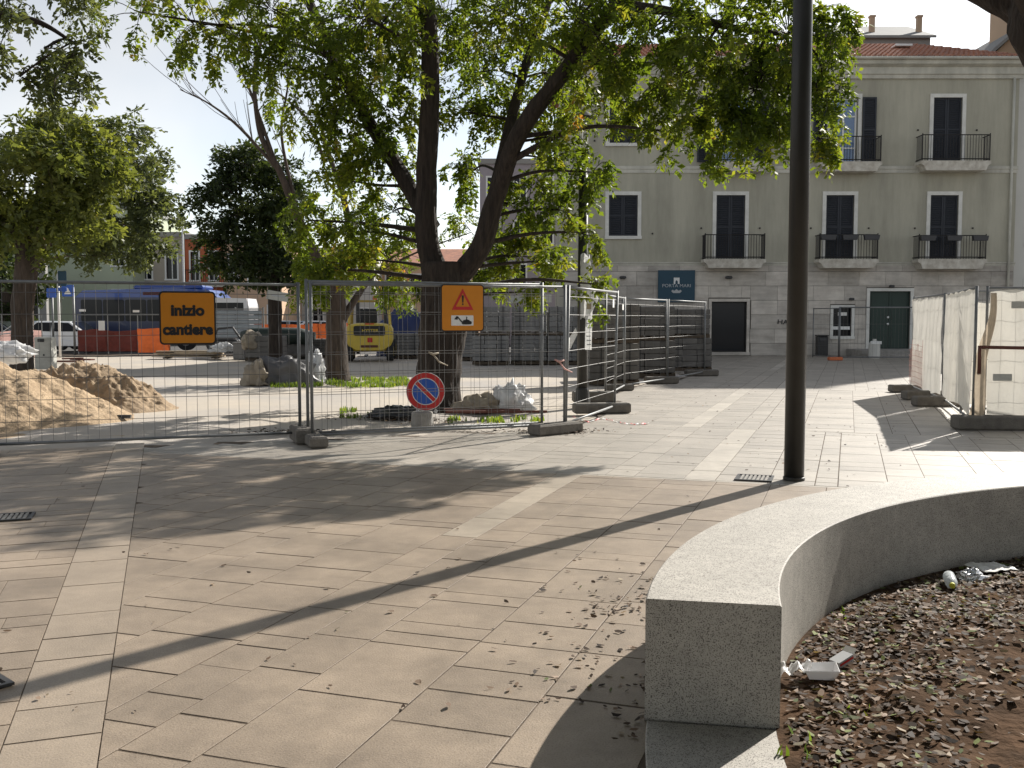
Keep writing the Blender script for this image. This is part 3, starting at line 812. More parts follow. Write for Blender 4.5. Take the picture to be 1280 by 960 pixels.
heap('damp_sand_heap', 'smaller darker heap of damp sand beside the pale sand heap', -7.5, 18.0, 2.0, 1.8, 'sand_damp', 9, .13, ((-7.95, 18.3, 1.5, .92), (-7.4, 18.1, 1.3, .84), (-6.85, 17.9, .85, .45), (-8.8, 18.5, 1.2, .7)))
m = MB(); m.box((0, 0, .03), (.9, .07, .05)); o = tag(m.build('timber_offcut', 'steel_dark'), 'thin dark timber offcut lying at the foot of the sand heap', 'timber'); o.location = G(128, 523); o.rotation_euler = (0, 0, .03)

# ------------------------------------------------------------------ things standing about the building site
def lump(name, label, cat, loc, s, m, seed, amp=.25, fr=2.2, group=None, seg=22, flat=.0):
    """crumpled bag or bundle: folded closed surface sitting on the ground"""
    b_ = bmesh.new(); bmesh.ops.create_uvsphere(b_, u_segments=seg * 2, v_segments=seg, radius=1)
    for v in b_.verts:
        n_ = v.co.normalized()
        rdg = abs(mnoise.noise(n_ * fr * 1.7 + Vector((seed, 0, 0)))) * 1.4 - .35
        k = 1 + amp * (fbm(n_.x * fr + seed, n_.y * fr, n_.z * fr, 3) + .55 * rdg)
        v.co = Vector((n_.x * s[0] * k, n_.y * s[1] * k, max(-flat, n_.z) * s[2] * k))
    me = bpy.data.meshes.new(name); b_.to_mesh(me); b_.free()
    o = link(name, me, m, smooth=True); o.location = (loc[0], loc[1], s[2] * flat + (loc[2] if len(loc) > 2 else 0) - .01)
    return tag(o, label, cat, group)
q = G(350, 481); lump('tarp_bundle', 'dark grey plastic bundle heaped up behind the fence posts', 'bundle', (q.x, q.y + .5), (.75, .5, .62), 'plastic_grey', 2, .35, 1.6, flat=.1)
q = G(325, 481); lump('cement_bag', 'crumpled beige sack at the side of the dark bundle', 'bag', (q.x - .1, q.y + .2), (.36, .3, .42), 'bag_beige', 5, .4, 2.5, flat=.2)
q = G(388, 478); lump('plastic_sack', 'white plastic sack slumped against the dark bundle', 'bag', (q.x + .05, q.y + .3), (.26, .3, .62), 'plastic_white', 8, .4, 2.5, flat=.2)
q = G(600, 515); lump('sand_bag', 'low beige sack lying by the thick tree trunk', 'bag', (q.x, q.y + .3), (.42, .3, .22), 'bag_beige', 11, .4, 2.2, flat=.3)
q = G(638, 515); lump('white_sack', 'open white sack lying beyond the warning sign panel', 'bag', (q.x, q.y + .35), (.34, .3, .36), 'plastic_white', 14, .45, 2.4, flat=.3)
q = G(478, 524); lump('black_bag', 'flat black rubbish bag lying behind the no parking sign', 'bag', (q.x + .2, q.y + .3), (.45, .26, .14), 'plastic_black', 17, .35, 2.6, flat=.3)
q = G(628, 517)
for k, (dx, dy, rz, L, lb) in enumerate(((-.1, .0, .05, 1.7, 'long thin timber lath on the ground before the white sack'), (-.35, .25, -.06, 1.3, 'shorter timber lath on the ground before the beige sack'))):
    m = MB(); m.box((0, 0, .03 + k * .01), (L, .06, .04)); o = tag(m.build('timber_lath', 'rust'), lb, 'timber'); o.location = (q.x + dx, q.y + dy, 0); o.rotation_euler = (0, 0, rz)
# red and white tape
m = MB(); pts = [G(716, 522), G(735, 528), G(752, 524), G(775, 529), G(792, 531), G(811, 530)]
cp = catmull(pts, 8)
for i, p in enumerate(cp):
    m.v += [(p.x, p.y - .035, .012 + .008 * math.sin(i * 1.3)), (p.x, p.y + .035, .014 + .01 * math.sin(i * 1.9))]
for i in range(len(cp) - 1): m.f.append((2 * i, 2 * i + 2, 2 * i + 3, 2 * i + 1)); m.mi.append((i // 3) % 2)
m.build('warning_tape', ['red', 'white'], None, fix=False, label='red and white warning tape lying on the paving at the fence corner', cat='tape')
for (px, py, lb, mm_) in ((540, 443, 'knotted cream ribbon tied to the warning sign panel', 'bag_beige'), (697, 452, 'knot of red and white tape on the corner fence post', 'net_pink')):
    c_, a = on_line(px, py, FB0, FB1); m = MB()
    m.tube([(-.06, -.03, .03), (0, -.05, 0), (.08, -.04, .02)], [.012, .02, .01], 5); m.tube([(0, -.05, 0), (.08, -.06, -.1), (.2, -.05, -.15)], [.012, .012, .008], 5)
    o = tag(m.build('tied_ribbon', mm_, smooth=True), lb, 'ribbon'); o.location = c_; o.rotation_euler = (0, 0, a)
def pallet(name, label, c, w, d, h, m, rows=5, cols=4, rz=0, group=None, lift=0.0, straps=True):
    """a cube of stacked paving slabs on a wooden pallet; each course and stack is a piece"""
    t = thing(name, label, 'pallet', (c[0], c[1], lift), rz, group)
    k = MB()
    for y in (-d / 2 + .06, 0, d / 2 - .06): k.bb(-w / 2, w / 2, y - .05, y + .05, .0, .09)
    for i in range(5): x = -w / 2 + .06 + (w - .12) * i / 4; k.bb(x - .05, x + .05, -d / 2, d / 2, .09, .12)
    k.build('pallet_base', 'wood', t)
    hh = (h - .12) / rows
    cw = w / cols
    base = None
    for i in range(cols):
        for j in range(rows):
            if base is None:
                mb = MB(); mb.cbox((0, 0, 0), (cw - .012, d - .02, hh - .008), .012); base = mb.build('stone_block', m, t); o = base
            else: o = base.copy(); COL.objects.link(o); o.parent = t
            o.location = (-w / 2 + cw * (i + .5) + rnd.uniform(-.008, .008), rnd.uniform(-.02, .02), .12 + hh * (j + .5))
    if straps:
        s_ = MB()
        for x in (-w * .27, w * .3): s_ = MB(); s_.prism([(-d / 2 - .034, .12), (-d / 2 - .034, h + .02), (d / 2 + .03, h + .02), (d / 2 + .03, h + .012), (-d / 2 - .026, h + .012), (-d / 2 - .026, .12)], x - .012, x + .012, 'x'); s_.build('strap', 'black', t)
    return t
gp = 'pallets of paving slabs'
lay = [('leftmost', 614, 34.6), ('middle', 662, 34.9), ('rightmost', 709, 34.9)]
for nm, px, Y in (('nearest the warning sign', 614, 34.6), ('in the middle of the grey row', 661, 34.9), ('nearest the wrapped lamp post', 706, 34.7)):
    x = PY(px, 420, Y).x
    pallet('paver_pallet', 'lower pallet of grey slabs ' + nm, (x, Y), 1.24, 1.0, .98, 'paver', 6, 3, rnd.uniform(-.05, .05), gp)
    pallet('paver_pallet', 'upper pallet of grey slabs ' + nm, (x + rnd.uniform(-.06, .06), Y), 1.2, 1.0, .98, 'paver', 5, 3, rnd.uniform(-.04, .04), gp, lift=.995)
for (px, Y, w, h, lb, mm_, lift) in ((765, 24.3, 1.2, .98, 'lower pallet of brown-grey slabs behind the wrapped lamp post', 'paver_dark', 0), (765, 24.3, 1.18, .92, 'upper pallet of brown-grey slabs behind the wrapped lamp post', 'paver_dark', .99),
        (812, 27.2, 1.25, .98, 'lower pallet of brown-grey slabs at the middle fence panels', 'paver_dark', 0), (812, 27.2, 1.2, .9, 'upper pallet of brown-grey slabs at the middle fence panels', 'paver_dark', .99),
        (858, 30.5, 1.35, .98, 'lower pallet of brown-grey slabs closest to the shop window', 'paver_dark', 0), (856, 30.5, 1.3, .86, 'upper pallet of brown-grey slabs closest to the shop window', 'paver_dark', .99)):
    pallet('dark_paver_pallet', lb, (PY(px, 420, Y).x, Y), w, 1.0, h, mm_, 5, 3, rnd.uniform(-.08, .08), 'pallets of darker slabs', lift)
pallet('slab_pallet', 'low pallet of flat grey slabs right of the yellow forklift', (PY(508, 440, 40).x, 40), 1.25, 1, .98, 'paver', 7, 1, .0, gp)
pallet('slab_pallet', 'low pallet of flat grey slabs between forklift tree and warning sign trunk', (PY(583, 440, 38).x, 38), .9, 1, 1.1, 'paver', 7, 1, .0, gp)
pallet('slab_pallet', 'low pallet of dark slabs left of the yellow forklift', (PY(392, 440, 40).x, 40), 1.2, 1, .75, 'paver_dark', 5, 2, .1, gp)
pl_ = pallet('wrapped_slab_pallet', 'stack of long grey slabs half covered by a pale sheet', (PY(333, 440, 37.5).x, 37.5), 1.35, 1.0, .92, 'paver_dark', 4, 1, .0, gp, straps=False)
lump('pale_sheet', 'pale crumpled sheet thrown over the end of the slab stack', 'sheet', (PY(316, 440, 37.5).x, 37.4, .40), (.36, .6, .42), 'bag_beige', 21, .2, 2.4, flat=.75)
m = MB(); m.tube([(-1.3, 0, .55), (-.9, -.05, .62), (0, 0, .6), (.9, .05, .62), (1.5, 0, .52)], [.28, .34, .36, .33, .26], 12); o = tag(m.build('rolled_tarpaulin', 'plastic_green', smooth=True), 'dark green tarpaulin roll on rubble behind the slab stack', 'tarpaulin'); o.location = (PY(345, 420, 39.5).x, 39.5, .25)
lump('rubble_heap', 'dark rubble lying under the green tarpaulin roll', 'rubble', (PY(345, 430, 39.6).x, 39.6), (1.5, .6, .55), 'paver_dark', 31, .4, 3, flat=.1)
# planks and debris
t = thing('plank_stack', 'low stack of pale planks and boards under the lettered sign', 'planks', (PY(240, 440, 39.5).x, 39.5, 0))
for k in range(9): m = MB(); m.box((rnd.uniform(-.25, .25), rnd.uniform(-.25, .25), .08 + .05 * (k // 2)), (rnd.uniform(1.7, 2.9), .24, .04), rz=rnd.uniform(-.12, .12)); m.build('plank', 'plank' if k % 3 else 'wood', t)
for k in range(2): m = MB(); m.bb(-1 + k * 1.9, -.85 + k * 1.9, -.45, .45, 0, .06); m.build('bearer', 'wood', t)
lump('white_film', 'crumpled white plastic film lying on the plank stack', 'plastic film', (PY(280, 440, 39.3).x, 39.3, .28), (.5, .35, .22), 'plastic_white', 41, .5, 2.6, flat=.3)
m = MB(); m.cbox((0, 0, .3), (.42, .4, .6), .02); m.cbox((0, 0, .63), (.46, .44, .05), .01); m.box((0, -.205, .3), (.3, .012, .42)); o = tag(m.build('concrete_well', 'paver'), 'pale grey concrete box beside the sheeted slab stack', 'box'); o.location = (PY(300, 440, 38.6).x, 38.6, 0)
m = MB(); m.cbox((0, 0, .45), (1.1, .7, .5), .05); m.tube([(-.7, 0, .5), (-.3, -.1, 1.15), (.3, -.1, 1.2), (.75, 0, .5)], .05, 8); m.box((0, -.1, .74), (.8, .5, .06)); m.box((-.45, 0, .1), (.1, .6, .2)); m.box((.45, 0, .1), (.1, .6, .2)); m.tube([(-.55, -.3, .15), (-.55, -.2, .15)], .15, 12); m.tube([(.55, -.3, .15), (.55, -.2, .15)], .15, 12)
o = tag(m.build('generator', 'steel_dark'), 'dark machine with arched handle behind the plank stack', 'machine'); o.location = (PY(283, 430, 41).x, 41, 0)
# ribbed metal hoarding
t = thing('metal_hoarding', 'grey ribbed sheet metal hoarding beside the dark round tree', 'hoarding', (PY(262, 400, 43).x, 43, 0))
for k in range(9): m = MB(); m.prism([(0, .12 + k * .2), (0, .31 + k * .2), (-.035, .27 + k * .2), (-.035, .16 + k * .2)], 0, 2.25, 'x'); m.build('sheet_rib', 'metal_sheet', t)
for x in (-.04, 1.1, 2.3): m = MB(); m.bb(x - .03, x + .03, .01, .07, 0, 2.05); m.build('post', 'galv', t)
m = MB(); m.bb(-.05, 2.32, -.02, .06, 1.94, 1.99); m.build('cap_rail', 'galv', t)
# site hut behind it
t = thing('site_van', 'white van roof showing above the metal hoarding', 'van', (PY(290, 400, 48).x, 48, 0))
m = MB(); m.prism([(-1.05, .35), (1.05, .35), (1.05, 2.1), (.95, 2.5), (-.85, 2.55), (-1.05, 2.2)], -.9, .9); m.build('body', 'car_white', t)
m = MB(); m.bb(-.9, .8, -.915, -.905, 1.95, 2.3); m.build('window', 'glass', t)
for x in (-.65, .65): m = MB(); m.tube([(x, -.92, .35), (x, -.7, .35)], .35, 16); m.build('wheel', 'rubber', t)
# blue covered stack, utility cabinet
lump('blue_tarpaulin', 'dark blue tarpaulin draped over a stack behind the forklift', 'tarpaulin', (PY(502, 410, 42.5).x, 42.5), (1.1, .8, 2.0), 'blue_tarp', 51, .18, 1.4, flat=.05)
t = thing('utility_cabinet', 'pale grey utility cabinet standing beside the galvanised pole', 'cabinet', (PY(57, 440, 31).x, 31, 0))
m = MB(); m.cbox((0, 0, .5), (.52, .35, 1.0), .02); m.build('body', 'grey_board', t)
m = MB(); m.box((0, -.182, .48), (.44, .012, .8)); m.build('door', 'grey_board', t)
m = MB(); m.box((.03, -.19, .45), (.05, .015, .05)); m.build('lock', 'black', t)
m = MB(); m.box((-.05, -.19, .9), (.2, .01, .1)); m.build('vent', 'black', t)
m = MB(); m.box((0, 0, .03), (1.2, .25, .06), rz=.3); m.box((.5, .2, .09), (1.0, .2, .05), rz=-.4); m.box((.2, .1, .13), (.7, .2, .05), rz=.8); o = tag(m.build('board_scraps', 'rust'), 'scattered dark boards lying beside the utility cabinet', 'boards'); o.location = (PY(82, 432, 36).x, 36, 0)
lump('blue_white_film', 'bluish white plastic sheet lying behind the sand heap', 'plastic sheet', (PY(2, 436, 24).x, 24, .55), (.65, .4, .25), 'plastic_white', 61, .4, 2, flat=.9)
# orange netting on site fences along the street
def netfence(x0, x1, Y, z0, z1, m, label, posts=3, dens=.09):
    t = thing('safety_net', label, 'net', (x0, Y, 0)); L = x1 - x0
    for k in range(posts): x = L * k / (posts - 1); MB().tube([(x, 0, 0), (x, 0, 1.75)], .022, 6).build('post', 'galv', t)
    MB().tube([(0, 0, 1.72), (L, 0, 1.72)], .018, 6).build('rail', 'galv', t)
    nx = max(8, int(L / .09)); nz = 14; V = []; F = []
    for k in range(nz + 1):
        for i in range(nx + 1):
            u = L * i / nx; w = k / nz
            V.append((u, -.04 + .07 * fbm(u * 1.4, w * 1.5, Y), z0 + (z1 - z0 + .08 * fbm(u * .8, 3, Y)) * w))
    for k in range(nz):
        for i in range(nx):
            q = k * (nx + 1) + i; F.append((q, q + 1, q + nx + 2, q + nx + 1))
    link('netting', fast_mesh('netting', V, F), m, t, smooth=True)
    return t
Xp = lambda px, Y: PY(px, 400, Y).x
netfence(Xp(97, 44), Xp(172, 44), 44, .12, 1.05, 'net_red', 'dark red netting along the street before the blue bus')
netfence(Xp(172, 43), Xp(212, 43), 43, .1, 1.12, 'net_orange', 'bright orange netting bunched beside the lettered sign', 2)
netfence(Xp(318, 47), Xp(440, 47), 47, .25, 1.3, 'net_orange', 'orange netting running behind the dark round tree', 4)
netfence(Xp(-60, 36), Xp(95, 41), 38, .1, 1.1, 'net_pink', 'pale faded netting behind the utility cabinet', 4)
for (px, py, lb, h_) in ((127, 407, 'white notice sheet on the red netting fence', .42), (103, 388, 'small white card high on the red netting fence', .1), (170, 389, 'small white card on the post of the red netting fence', .1)):
    q = PY(px, py, 43.9); m = MB(); m.box((0, 0, 0), (.28, .01, h_)); o = tag(m.build('notice_sheet', 'paper'), lb, 'notice'); o.location = q

# ------------------------------------------------------------------ forklift seen from behind
FY = 36.6
t = thing('forklift', 'yellow forklift truck parked with its rounded counterweight towards the fence', 'forklift', (PY(462, 450, FY).x, FY, 0), .10)
prof = [(-.80, .52), (-.55, .36), (.55, .36), (.80, .52), (.86, .80), (.86, 1.18), (.78, 1.34), (.45, 1.40), (-.45, 1.40), (-.78, 1.34), (-.86, 1.18), (-.86, .80)]
m = MB()
rings = [(0.0, .88), (.10, .97), (.25, 1.0), (.8, 1.0)]
for (y, sc) in rings:
    for (x, z) in prof: m.v.append((x * sc, y, .88 + (z - .88) * sc))
k = len(prof)
for i in range(len(rings) - 1):
    for j in range(k): m.f.append((i * k + j, i * k + (j + 1) % k, (i + 1) * k + (j + 1) % k, (i + 1) * k + j)); m.mi.append(0)
m.f += [tuple(range(k)), tuple((len(rings) - 1) * k + j for j in range(k))]; m.mi += [0, 0]
cw_ = m.build('counterweight', 'yellow', t)
plate(cw_, rrect(1.14, .36, .07, 4, 0, 1.12), -.02, .01, 'black', 'grille')
text_mesh('lettering', 'HYSTER', .15, 'yellow', cw_, (.03, -.024, 1.12), bold=.003, sx=1.15)
plate(cw_, rrect(.18, .17, .02, 2, .02, .78), -.015, .01, 'red', 'number_plate')
plate(cw_, rrect(.62, .09, .02, 2, 0, .55), -.015, .04, 'rust', 'tow_slot')
plate(cw_, rrect(.34, .05, .01, 2, 0, 1.365), .02, .06, 'red', 'tail_light')
m = MB(); m.bb(-.58, .58, .8, 2.1, .4, 1.15); m.build('chassis', 'yellow_dull', t)
m = MB(); m.bb(-.95, -.62, .9, 2.0, .35, 1.05); m.build('step_box', 'yellow_dull', t)
for x in (-.74, .74):
    m = MB(); m.tube([(x, .15, 1.35), (x * .92, .3, 2.18)], .05, 8); m.build('guard_post', 'yellow', t)
    m = MB(); m.tube([(x, 1.75, 1.1), (x * .92, 1.5, 2.2)], .05, 8); m.build('guard_post', 'yellow_dull', t)
    m = MB(); m.tube([(x * .72, 2.25, .2), (x * .72, 2.25, 2.6)], .07, 8); m.build('mast', 'steel_dark', t)
m = MB(); m.bb(-.72, .72, .25, .33, 2.16, 2.24); m.bb(-.72, .72, 1.45, 1.53, 2.18, 2.25)
for i in range(6): x = -.6 + 1.2 * i / 5; m.bb(x - .02, x + .02, .33, 1.45, 2.19, 2.23)
m.build('overhead_guard', 'yellow_dull', t)
m = MB(); m.cbox((0, .75, 1.65), (.52, .14, .55), .05); m.cbox((0, 1.0, 1.32), (.55, .5, .16), .04); m.build('seat', 'black', t)
m = MB(); m.lathe([(.08, 0), (.08, .12), (.04, .16)], 10, Matrix.Translation((.2, .3, 2.25))); m.build('beacon', 'orange_plastic', t)
for x, y, r_, w in ((-.74, .35, .36, .26), (.74, .35, .36, .26), (-.78, 1.9, .4, .3), (.78, 1.9, .4, .3)):
    m = MB(); m.tube([(x - w / 2, y, r_), (x - w / 2 + .03, y, r_), (x + w / 2 - .03, y, r_), (x + w / 2, y, r_)], [r_ * .9, r_, r_, r_ * .9], 22); wh = m.build('wheel', 'rubber', t)
    m = MB(); m.tube([(x - w / 2 - .012, y, r_), (x + w / 2 + .012, y, r_)], r_ * .5, 14); m.build('rim', 'yellow_dull', wh)
for x in (-.25, .25): m = MB(); m.bb(x - .06, x + .06, 2.3, 3.4, .08, .13); m.build('fork', 'steel_dark', t)
# tilted white board and small boards on stakes
q = PY(347, 370, 33.5)
t = thing('tilted_board', 'small tilted pale board tied to the dark round tree trunk', 'board', q)
m = MB(); m.box((0, 0, 0), (.72, .03, .3), ry=.16); m.build('panel', 'grey_board', t)
m = MB(); m.box((.02, -.018, .0), (.44, .008, .05), ry=.16); m.build('print_line', 'print_grey', t)
for (px, py, Y, w, lb) in ((677, 373, 33.2, .66, 'pale rectangular board above the grey pallets, on a stake'), (647, 374, 36.2, .6, 'pale rectangular board behind the first on the pallets')):
    q = PY(px, py, Y); t = thing('stake_board', lb, 'board', (q.x, Y, 0))
    m = MB(); m.box((0, 0, q.z), (w, .03, .26)); m.build('panel', 'grey_board', t)
    m = MB(); m.bb(-.025, .025, .016, .05, 0, q.z); m.build('stake', 'wood', t)
# drains set in the paving
def grate(px, py, w, d, rz, label, n):
    q = G(px, py); t = thing('drain_grate', label, 'drain', (q.x, q.y, .004), rz)
    m = MB(); m.bb(-w / 2, w / 2, -d / 2, -d / 2 + .025, 0, .012); m.bb(-w / 2, w / 2, d / 2 - .025, d / 2, 0, .012); m.bb(-w / 2, -w / 2 + .025, -d / 2 + .025, d / 2 - .025, 0, .012); m.bb(w / 2 - .025, w / 2, -d / 2 + .025, d / 2 - .025, 0, .012)
    m.build('frame', 'steel_dark', t)
    m = MB(); m.bb(-w / 2 + .025, w / 2 - .025, -d / 2 + .025, d / 2 - .025, 0, .002); m.build('shaft', 'black', t)
    for i in range(n):
        x = -w / 2 + .04 + (w - .08) * (i + .5) / n
        m = MB(); m.bb(x - .011, x + .011, -d / 2 + .026, d / 2 - .026, .002, .011); m.build('bar', 'concrete', t)
grate(943, 598.5, .36, .36, -A, 'small metal drain grate beside the thick dark lamp post', 7)
grate(6, 648, .42, .3, A2, 'metal drain grate in the shaded paving near the left strip', 9)
grate(-44, 858, .3, .3, A2 + .5, 'metal drain grate beside the sunlit end of the left strip', 6)

# ================================================================== THE MAIN BUILDING
BY = 42.0
fx = lambda px, py=300: PY(px, py, BY).x
fz = lambda py: PY(640, py, BY).z
BX0, BX1 = fx(706), fx(1268)
bld = thing('town_house', 'three storey olive grey house with balconies, stone ground floor and tiled roof', 'building', (0, BY, 0))
Z1, Z2, ZC0, ZC1 = fz(330), fz(212), fz(95), fz(76)
BD = 9.0
def rect(px0, px1, py0, py1):
    return (fx(px0, (py0 + py1) / 2), fx(px1, (py0 + py1) / 2), fz(py1), fz(py0))
def wall_open(x0, x1, z0, z1, ops, rev=.24, y=0.0):
    xs = sorted({x0, x1, *[v for o in ops for v in o[:2]]}); zs = sorted({z0, z1, *[v for o in ops for v in o[2:]]})
    m = MB()
    for i in range(len(xs) - 1):
        for k in range(len(zs) - 1):
            cx = (xs[i] + xs[i + 1]) / 2; cz = (zs[k] + zs[k + 1]) / 2
            if any(o[0] < cx < o[1] and o[2] < cz < o[3] for o in ops): continue
            m.add([(xs[i], y, zs[k]), (xs[i + 1], y, zs[k]), (xs[i + 1], y, zs[k + 1]), (xs[i], y, zs[k + 1])], [(0, 1, 2, 3)])
    for (a, b_, c, d) in ops:
        m.add([(a, y, c), (a, y + rev, c), (a, y + rev, d), (a, y, d)], [(0, 1, 2, 3)]); m.add([(b_, y, c), (b_, y + rev, c), (b_, y + rev, d), (b_, y, d)], [(3, 2, 1, 0)])
        m.add([(a, y, d), (a, y + rev, d), (b_, y + rev, d), (b_, y, d)], [(0, 1, 2, 3)]); m.add([(a, y, c), (a, y + rev, c), (b_, y + rev, c), (b_, y, c)], [(3, 2, 1, 0)])
    return m
wins = [(762, 801, 126, 179), (761, 797, 244, 295)]
doors3 = [(897, 938, 122, 203, 'open'), (1038, 1072, 122, 203, 'open'), (1166, 1202, 122, 201, 'shut')]
doors2 = [(895, 931, 244, 323, 'shut'), (1032, 1067, 244, 323, 'shut'), (1162, 1197, 244, 323, 'shut')]
up_ops = [rect(*w) for w in wins] + [rect(*d[:4]) for d in doors3 + doors2]
gnd_ops = [rect(889, 933, 377, 440), rect(1086, 1137, 364, 443), rect(1041, 1064, 385, 420)]
m = wall_open(BX0, BX1, Z1, ZC0, up_ops)
wz = m.build('upper_wall', 'facade', bld, fix=False)
m = wall_open(BX0, BX1, -.1, Z1, gnd_ops); gw = m.build('ground_floor_wall', 'stone_back', bld, fix=False)
m = MB(); m.add([(BX0, .0, -.1), (BX0, BD, -.1), (BX0, BD, ZC0), (BX0, 0, ZC0)], [(0, 1, 2, 3)]); m.add([(BX1, 0, -.1), (BX1, BD, -.1), (BX1, BD, ZC0), (BX1, 0, ZC0)], [(3, 2, 1, 0)]); m.add([(BX0, BD, -.1), (BX1, BD, -.1), (BX1, BD, ZC0), (BX0, BD, ZC0)], [(3, 2, 1, 0)])
m.build('side_walls', 'facade', bld, fix=False)
# stone cladding panels, each a piece
def subtract(rs, o):
    out = []
    for (a, b_, c, d) in rs:
        if o[0] >= b_ or o[1] <= a or o[2] >= d or o[3] <= c: out.append((a, b_, c, d)); continue
        if o[0] > a: out.append((a, o[0], c, d))
        if o[1] < b_: out.append((o[1], b_, c, d))
        x0, x1 = max(a, o[0]), min(b_, o[1])
        if o[2] > c: out.append((x0, x1, c, o[2]))
        if o[3] < d: out.append((x0, x1, o[3], d))
    return out
zrow = [0.0, .52]
while zrow[-1] < Z1 - .75: zrow.append(zrow[-1] + .60)
zrow[-1] = Z1 - .02 if Z1 - zrow[-1] < .3 else zrow[-1]
if zrow[-1] < Z1 - .03: zrow.append(Z1 - .02)
frames_g = [(o[0] - .14, o[1] + .14, o[2], o[3] + .16) for o in gnd_ops]
for k in range(len(zrow) - 1):
    x = BX0 - (k % 2) * .7
    while x < BX1:
        w = rnd.choice([1.1, 1.3, 1.5]); x1 = min(x + w, BX1); xa = max(x, BX0)
        if BX1 - x1 < .3: x1 = BX1
        if x1 - xa > .1:
            for r_ in [q for q in (lambda L: L)(__import__('functools').reduce(subtract, frames_g, [(xa, x1, zrow[k], zrow[k + 1])]))]:
                if r_[1] - r_[0] > .05 and r_[3] - r_[2] > .05:
                    mm = MB(); pr = .05 if k == 0 else .035
                    mm.cbox(((r_[0] + r_[1]) / 2, -pr / 2 - .002, (r_[2] + r_[3]) / 2), (r_[1] - r_[0] - .009, pr, r_[3] - r_[2] - .011), .006); mm.build('cladding_panel', 'cladding', gw)
        x = x1
# string courses and cornice
for z, h, pr, nm in ((Z1, .14, .09, 'string_course'), (Z2, .28, .07, 'string_course')):
    m = MB(); m.prism([(0, z - h / 2), (-pr * .6, z - h / 2), (-pr * .6, z), (-pr, z + .02), (-pr, z + h / 2), (0, z + h / 2)], BX0 - .03, BX1 + .03, 'x'); m.build(nm, 'cornice', bld)
m = MB(); m.prism([(0, ZC0 - .12), (-.10, ZC0 - .12), (-.12, ZC0 + .02), (-.18, ZC0 + .05), (-.18, ZC0 + .32), (-.42, ZC0 + .40), (-.48, ZC0 + .55), (-.48, ZC1 - .02), (0, ZC1 - .02)], BX0 - .3, BX1 + .12, 'x'); m.build('cornice', 'cornice', bld)
# roof with barrel tiles
RY = 4.6; RZ = PY(640, 57, BY + RY).z
roof_o = MB(); e0, e1 = -.55, ZC1
roof_o.add([(BX0 - .3, e0, e1), (BX1 + .15, e0, e1), (BX1 - 2.6, RY, RZ), (BX0 - .3 + .0, RY, RZ), (BX0 - .3, BD + .4, e1), (BX1 + .15, BD + .4, e1)], [(0, 1, 2, 3), (1, 5, 2), (3, 2, 5, 4)])
rf = roof_o.build('roof', 'tile', bld, fix=False)
m = MB(); x = BX0 - .25; sl = Vector((0, RY - e0, RZ - e1)); Ls = sl.length
while x < BX1 + .1:
    f_ = 1.0
    if x > BX1 - 2.6: f_ = max(.02, (BX1 + .15 - x) / 2.75)
    n = max(1, int(f_ * 12)); L = Ls * f_ / n
    for k in range(n):
        s0 = k * L / Ls; s1 = (k + 1.12) * L / Ls
        jx = rnd.uniform(-.012, .012)
        a = Vector((x + jx, e0 + (RY - e0) * s0, e1 + (RZ - e1) * s0 + .05)); b_ = Vector((x + jx, e0 + (RY - e0) * min(s1, f_), e1 + (RZ - e1) * min(s1, f_) + .02))
        m.tube([a, b_], [.085, .07], 6, True)
    x += .21
m.build('roof_tiles', 'tile', rf, kind='stuff', fix=False)
q = Vector((fx(1155, 62), 2.6, e1 + (RZ - e1) * (3.15 / (RY + .55)) + .1)); m = MB(); m.cbox((q.x, q.y, q.z), (.75, .9, .1), .02); m.build('skylight', 'white', rf)
# gutter and downpipe
MB().tube([(BX0 - .3, -.58, ZC1 - .01), (BX1 + .15, -.58, ZC1 - .01)], .06, 8).build('gutter', 'cornice', bld, smooth=True)
MB().tube([(fx(1260), -.12, ZC0 - .1), (fx(1260), -.12, 0)], .055, 8).build('downpipe', 'cornice', bld, smooth=True)
def surround(parent, r_, w=.15, sill=True, bot=False, pr=.05, m_='trim'):
    m = MB(); m.bb(r_[0] - w, r_[0], -pr, .03, r_[2], r_[3]); m.bb(r_[1], r_[1] + w, -pr, .03, r_[2], r_[3]); m.bb(r_[0] - w, r_[1] + w, -pr - .004, .03, r_[3], r_[3] + w)
    m.build('surround', m_, parent)
    if sill: m = MB(); m.bb(r_[0] - w - .02, r_[1] + w + .02, -pr - .05, .05, r_[2] - .13, r_[2]); m.build('sill', m_, parent)
def leaf_shutter(parent, x0, x1, z0, z1, y, name='shutter', n=None, ang=None):
    m = MB(); w = x1 - x0; fr = .07
    m.bb(x0, x0 + fr, y - .02, y + .02, z0, z1); m.bb(x1 - fr, x1, y - .02, y + .02, z0, z1)
    for z in (z0, (z0 + z1) / 2 - fr / 2, z1 - fr): m.bb(x0 + fr, x1 - fr, y - .019, y + .019, z, z + fr)
    k = int((z1 - z0) / .075)
    for i in range(k): z = z0 + (z1 - z0) * (i + .5) / k; m.box(((x0 + x1) / 2, y, z), (w - 2 * fr, .045, .012), rx=.7)
    m.add([(x0 + fr, y + .012, z0), (x1 - fr, y + .012, z0), (x1 - fr, y + .012, z1), (x0 + fr, y + .012, z1)], [(0, 1, 2, 3)])
    m.build(name, 'shutter', parent)
